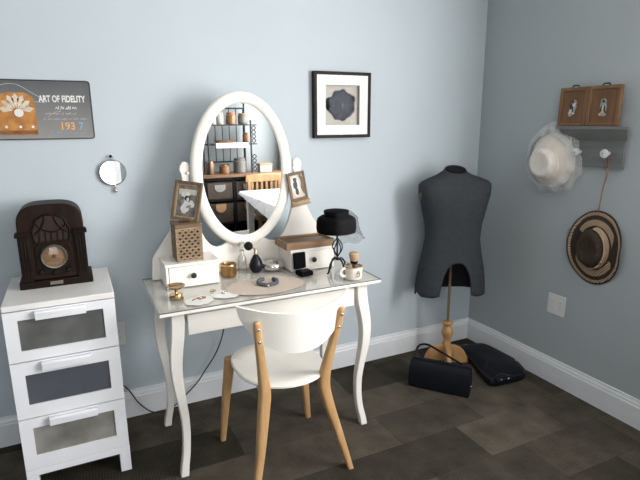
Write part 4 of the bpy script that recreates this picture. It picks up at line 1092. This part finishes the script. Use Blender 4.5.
# ------------------------------------------------------------------ furniture behind the camera, seen in the oval mirror
# low black unit with brown wicker baskets
UX0, UX1, UY0, UY1 = -1.06, -.06, -3.90, -3.50
un = thing('storage_unit', 'black cubby unit with brown counter against the far wall, seen in mirror', 'shelf unit', (0, 0, 0))
part('counter_top', box(mb(), UX0-.02, UX1+.02, UY0, UY1+.025, .865, .895), 'counter', un, bevel=.004)
cols_ = [UX0+(UX1-UX0)*k/3 for k in range(4)]
bm = mb()
for x in cols_: box(bm, x-.014, x+.014, UY0, UY1, 0, .865)
for z in (.05, .33, .60, .835): box(bm, UX0, UX1, UY0, UY1, z, z+.022)
part('cabinet_frame', bm, 'black', un, smooth=False)
part('back_panel', box(mb(), UX0, UX1, UY0, UY0+.01, .07, .84), 'black', un, smooth=False)
first = None
order = [('top row, left', 'bottom row, left'), ('', '')]
bnames = {(0,1):'brown wicker basket with pewter label plate, upper left in black cubby unit', (1,1):'brown wicker basket, upper middle in black cubby unit', (2,1):'brown wicker basket, upper right in black cubby unit',
          (0,0):'brown wicker basket with tan leather pull, lower left in black cubby unit', (1,0):'brown wicker basket, lower middle in black cubby unit', (2,0):'brown wicker basket, lower right in black cubby unit'}
for c_ in range(3):
    for r_ in (1, 0):
        z0, z1 = ((.355,.575),(.625,.815))[r_]
        t = thing('wicker_basket', bnames[(c_, r_)], 'basket', ((cols_[c_]+cols_[c_+1])/2, UY1-.005, z0-.002), group='wicker baskets in the cubby unit')
        hh = z1-z0; hw_ = (cols_[1]-cols_[0])/2-.022
        bm = mb(); box(bm, -hw_, hw_, -.30, .002, 0, hh); part('basket_body', bm, 'wicker', t, bevel=.006)
        bm = mb(); tube(bm, [(-hw_,.002,hh),(hw_,.002,hh),(hw_,-.30,hh),(-hw_,-.30,hh)], .008, 8, closed=True); part('basket_rim', bm, 'wicker', t)
        if r_ == 1: part('label_plate', prism(mb(), ell(-.0, hh*.68, .062, .045, 20, PI, 2*PI)+[(.062,hh*.86),(-.062,hh*.86)], .002, .008), 'label_holder', t)
        else: part('leather_pull', prism(mb(), [(-.058,hh*.98),(.058,hh*.98)]+[(x, z) for x, z in ell(0, hh*.80, .058, .055, 16, 0, -PI)], .010, .015), 'label_tan', t)
# wrought iron rack standing on the counter
rk = thing('iron_rack', 'black wrought iron shelf rack with jars standing on the brown counter', 'rack', (0, 0, .8955))
RX0, RX1, RY0, RY1 = -1.10+.12, -.40, -3.86, -3.62
for x in (RX0+.01, RX1-.07):
    for y in (RY0, RY1):
        bm = mb(); tube(bm, [(x, y, 0), (x, y, .79 if y == RY0 else .60)], .011, 8); part('post', bm, 'black_metal', rk)
for z in (.33, .545):
    bm = mb(); box(bm, RX0, RX1, RY0-.01, RY1+.01, z-.006, z+.006); part('shelf', bm, 'black_metal', rk, bevel=.002)
bm = mb(); tube(bm, [(RX0+.01, RY0, .735), (RX1-.07, RY0, .735)], .009, 8); tube(bm, spline([(RX0+.01,RY0,.79),((RX0+RX1)/2-.03,RY0,.88),(RX1-.07,RY0,.79)], 10), .009, 8); tube(bm, [(RX0+.01, RY0, .12), (RX1-.07, RY0, .12)], .008, 8)
part('back_rail', bm, 'black_metal', rk)
for k in range(6):
    x = RX0+.07+k*.085; bm = mb(); tube(bm, [(x, RY0, .12), (x, RY0, .735)], .0055, 6); part('back_bar', bm, 'black_metal', rk)
for z0 in (.02, .345):
    bm = mb(); x = RX1-.035
    pts = [(x+.022*math.sin(i/16*4*PI), RY1, z0+.19*i/16) for i in range(17)]; tube(bm, spline(pts, 3), .006, 6)
    pts = [(x-.022*math.sin(i/16*4*PI), RY1, z0+.19*i/16) for i in range(17)]; tube(bm, spline(pts, 3), .006, 6)
    part('side_scroll', bm, 'black_metal', rk)
def jar(label, x, y, z, r, h, m_, lidm, group='jars on the iron rack'):
    t = thing('storage_jar', label, 'jar', (x, y, z), group=group)
    part('jar_body', lathe(mb(), [(r*.9,0),(r,.006),(r,h*.78),(r*.8,h*.88),(r*.8,h*.9)], n=20), m_, t)
    part('lid', lathe(mb(), [(r*.86,h*.88),(r*.88,h*.98),(r*.8,h)], n=20), lidm, t)
z2 = .8955+.5515; z1_ = .8955+.3365
jar('cream jar on top rack shelf, far left', -.89, -3.72, z2, .048, .135, 'jar_cream', 'steel')
jar('cream jar with amber lid on top rack shelf, second from left', -.80, -3.72, z2, .042, .145, 'jar_cream', 'jar_amber')
jar('amber wooden jar on top rack shelf, third from left', -.67, -3.72, z2, .058, .135, 'jar_amber', 'jar_amber')
jar('brown wicker-covered jar on top rack shelf, far right', -.53, -3.72, z2, .055, .125, 'jar_grey', 'jar_amber')
jar('brown glass jar on middle rack shelf beside white trays', -.50, -3.72, z1_, .040, .12, 'jar_amber', 'jar_grey')
jar('large grey stone jar on the brown counter under rack', -.60, -3.68, .8957, .075, .17, 'jar_grey', 'jar_grey', 'jars on the counter')
jar('amber glass jar at left on the brown counter', -.95, -3.68, .8957, .045, .15, 'jar_amber', 'brass', 'jars on the counter')
jar('short amber jar on the brown counter, middle of rack', -.78, -3.69, .8957, .060, .10, 'jar_amber', 'brass', 'jars on the counter')
bk = thing('tray', 'shallow wooden tray with rim on middle rack shelf', 'tray', (-.74, -3.76, z1_))
part('tray_body', lathe(mb(), [(.09,0),(.115,.035),(.110,.035),(.088,.006)], n=24, sx=1.1, sy=.55), 'tray_wood', bk)
part('tray_handle', lathe(mb(), [(.118,.028),(.122,.034),(.117,.040)], n=24, sx=1.1, sy=.55, cap0=False, cap1=False), 'tray_dark', bk)
nb = thing('folded_linen', 'folded white linen hanging over front edge of middle rack shelf', 'linen', (-.70, -3.625, z1_))
bm = mb(); box(bm, -.19, .19, -.03, .03, .0, .010); box(bm, -.19, .19, .016, .030, -.045, .0); part('cloth_fold', bm, 'white_cloth', nb, bevel=.004)
bx_ = thing('wooden_card_box', 'small pale box on the brown counter right of the rack', 'box', (-.30, -3.66, .8957))
part('box_body', box(mb(), -.075, .075, -.05, .05, 0, .075), 'jar_cream', bx_, bevel=.004); part('lid', box(mb(), -.078, .078, -.053, .053, .0752, .10), 'tray_wood', bx_, bevel=.003)

# white table by the window with printed papers
tb = thing('white_table', 'bright white table under the window, reflected in the oval mirror', 'table', (-.335, -2.56, 0))
part('tabletop', box(mb(), -.42, .30, -.65, .65, .715, .742), 'white', tb, bevel=.004)
for sx_ in (-1, 1):
    for sy_ in (-1, 1): part('leg', box(mb(), sx_*.29-.05-.032, sx_*.29-.05+.032, sy_*.55-.032, sy_*.55+.032, 0, .715), 'white', tb, bevel=.004)
for k, (x, y, rz, lab) in enumerate(((-.52,-2.93,.3,'printed newspaper sheet at far end of white table'), (-.58,-2.45,-.2,'printed newspaper sheet at near left of white table'), (-.30,-2.66,.6,'printed newspaper sheet in middle of white table'))):
    bm = box(mb(), -.14, .14, -.19, .19, 0, .0015); o = part('newspaper', bm, 'paper'); o.location = (x, y, .7450+.0018*k); o.rotation_euler = (0,0,rz); tag(o, lab, 'newspaper')
kc = thing('wooden_chair', 'golden wooden slat-back chair at far end of the white table', 'chair', (-.40, -3.24, -.0))
part('seat', box(mb(), -.20, .20, -.16, .20, .42, .45), 'kchair', kc, bevel=.008)
for sx_ in (-1, 1):
    part('front_leg', box(mb(), sx_*.18-.018, sx_*.18+.018, .15, .186, 0, .42), 'kchair', kc, bevel=.004)
    part('rear_leg', box(mb(), sx_*.185-.018, sx_*.185+.018, -.19, -.155, 0, .85), 'kchair', kc, bevel=.004)
bm = mb(); pts = [(-.225,.81),(.225,.81),(.215,.885),(.10,.895),(0,.897),(-.10,.895),(-.215,.885)]; prism(bm, pts, -.190, -.160); part('top_rail', bm, 'kchair', kc, bevel=.004)
for k in range(6): part('back_slat', box(mb(), -.145+.058*k-.014, -.145+.058*k+.014, -.182, -.168, .45, .812), 'kchair', kc, bevel=.002)
lk = thing('laundry_bundle', 'bundle of bluish white cloth on seat of the golden wooden chair', 'cloth', (-.50, -3.15, .4504))
bm = mb(); ball(bm, (0,0,.10), .11, 24, (1.2,1.2,.8))
for v in bm.verts: v.co += v.co.normalized()*.010*math.sin(v.co.x*60)*math.cos(v.co.y*50+v.co.z*40)
zmin = min(v.co.z for v in bm.verts)
for v in bm.verts: v.co.z -= zmin
part('cloth_body', bm, 'white_cloth', lk)
bm = mb(); tube(bm, [(.045*math.cos(2*PI*i/20), .05*math.sin(2*PI*i/20), .165) for i in range(20)], .010, 8, closed=True); part('tied_knot', bm, 'white_cloth', lk)
tcv = thing('table_runner', 'white printed cloth hanging over the near long edge of white table', 'cloth', (-.345, -2.56, .7425))
bm = mb(); nn = 24; ra, rb = [], []
for i in range(nn+1):
    t = i/nn; y = -.60+1.2*t; dr = .02+.12*t; x0 = -.424-.004-.004*math.sin(t*30)
    ra.append([bm.verts.new(p) for p in ((-.10,y,0),(-.10,y,.002),(x0+.004,y,.002),(x0-.004,y,-.003),(x0-.004-.4*dr,y,-dr),(x0-.001-.4*dr,y,-dr),(x0+.0005,y,-.006),(x0+.004,y,0))])
for A, B in zip(ra, ra[1:]):
    for k in range(8): bm.faces.new((A[k], A[(k+1) % 8], B[(k+1) % 8], B[k]))
bm.faces.new(ra[0]); bm.faces.new(list(reversed(ra[-1]))); part('cloth', bm, 'paper', tcv)

# ------------------------------------------------------------------ light
wd = bpy.data.worlds.new('sky'); SC.world = wd; wd.use_nodes = True
bg = wd.node_tree.nodes['Background']
sky = wd.node_tree.nodes.new('ShaderNodeTexSky'); sky.sky_type = 'NISHITA'; sky.sun_disc = False; sky.sun_elevation = DG(40); sky.sun_rotation = DG(200)
wd.node_tree.links.new(sky.outputs[0], bg.inputs['Color']); bg.inputs['Strength'].default_value = .12
def area(name, loc, rot, sx_, sy_, power, col):
    l = bpy.data.lights.new(name, 'AREA'); l.shape = 'RECTANGLE'; l.size = sx_; l.size_y = sy_; l.energy = power; l.color = col
    o = bpy.data.objects.new(name, l); COL.objects.link(o); o.location = loc; o.rotation_euler = rot; return o
# daylight entering by the right-hand window and by the window behind the camera
area('window_daylight_right', (.03, (W1[0]+W1[1])/2, (W1[2]+W1[3])/2), (0, PI/2, 0), W1[3]-W1[2]-.12, W1[1]-W1[0]-.12, 150, (1,.98,.96))
area('window_daylight_rear', ((W2[0]+W2[1])/2, YR-.03, (W2[2]+W2[3])/2), (PI/2, 0, 0), W2[1]-W2[0]-.12, W2[3]-W2[2]-.12, 19, (.97,.985,1))
SC.view_settings.view_transform = 'Standard'
SC.view_settings.exposure = 0
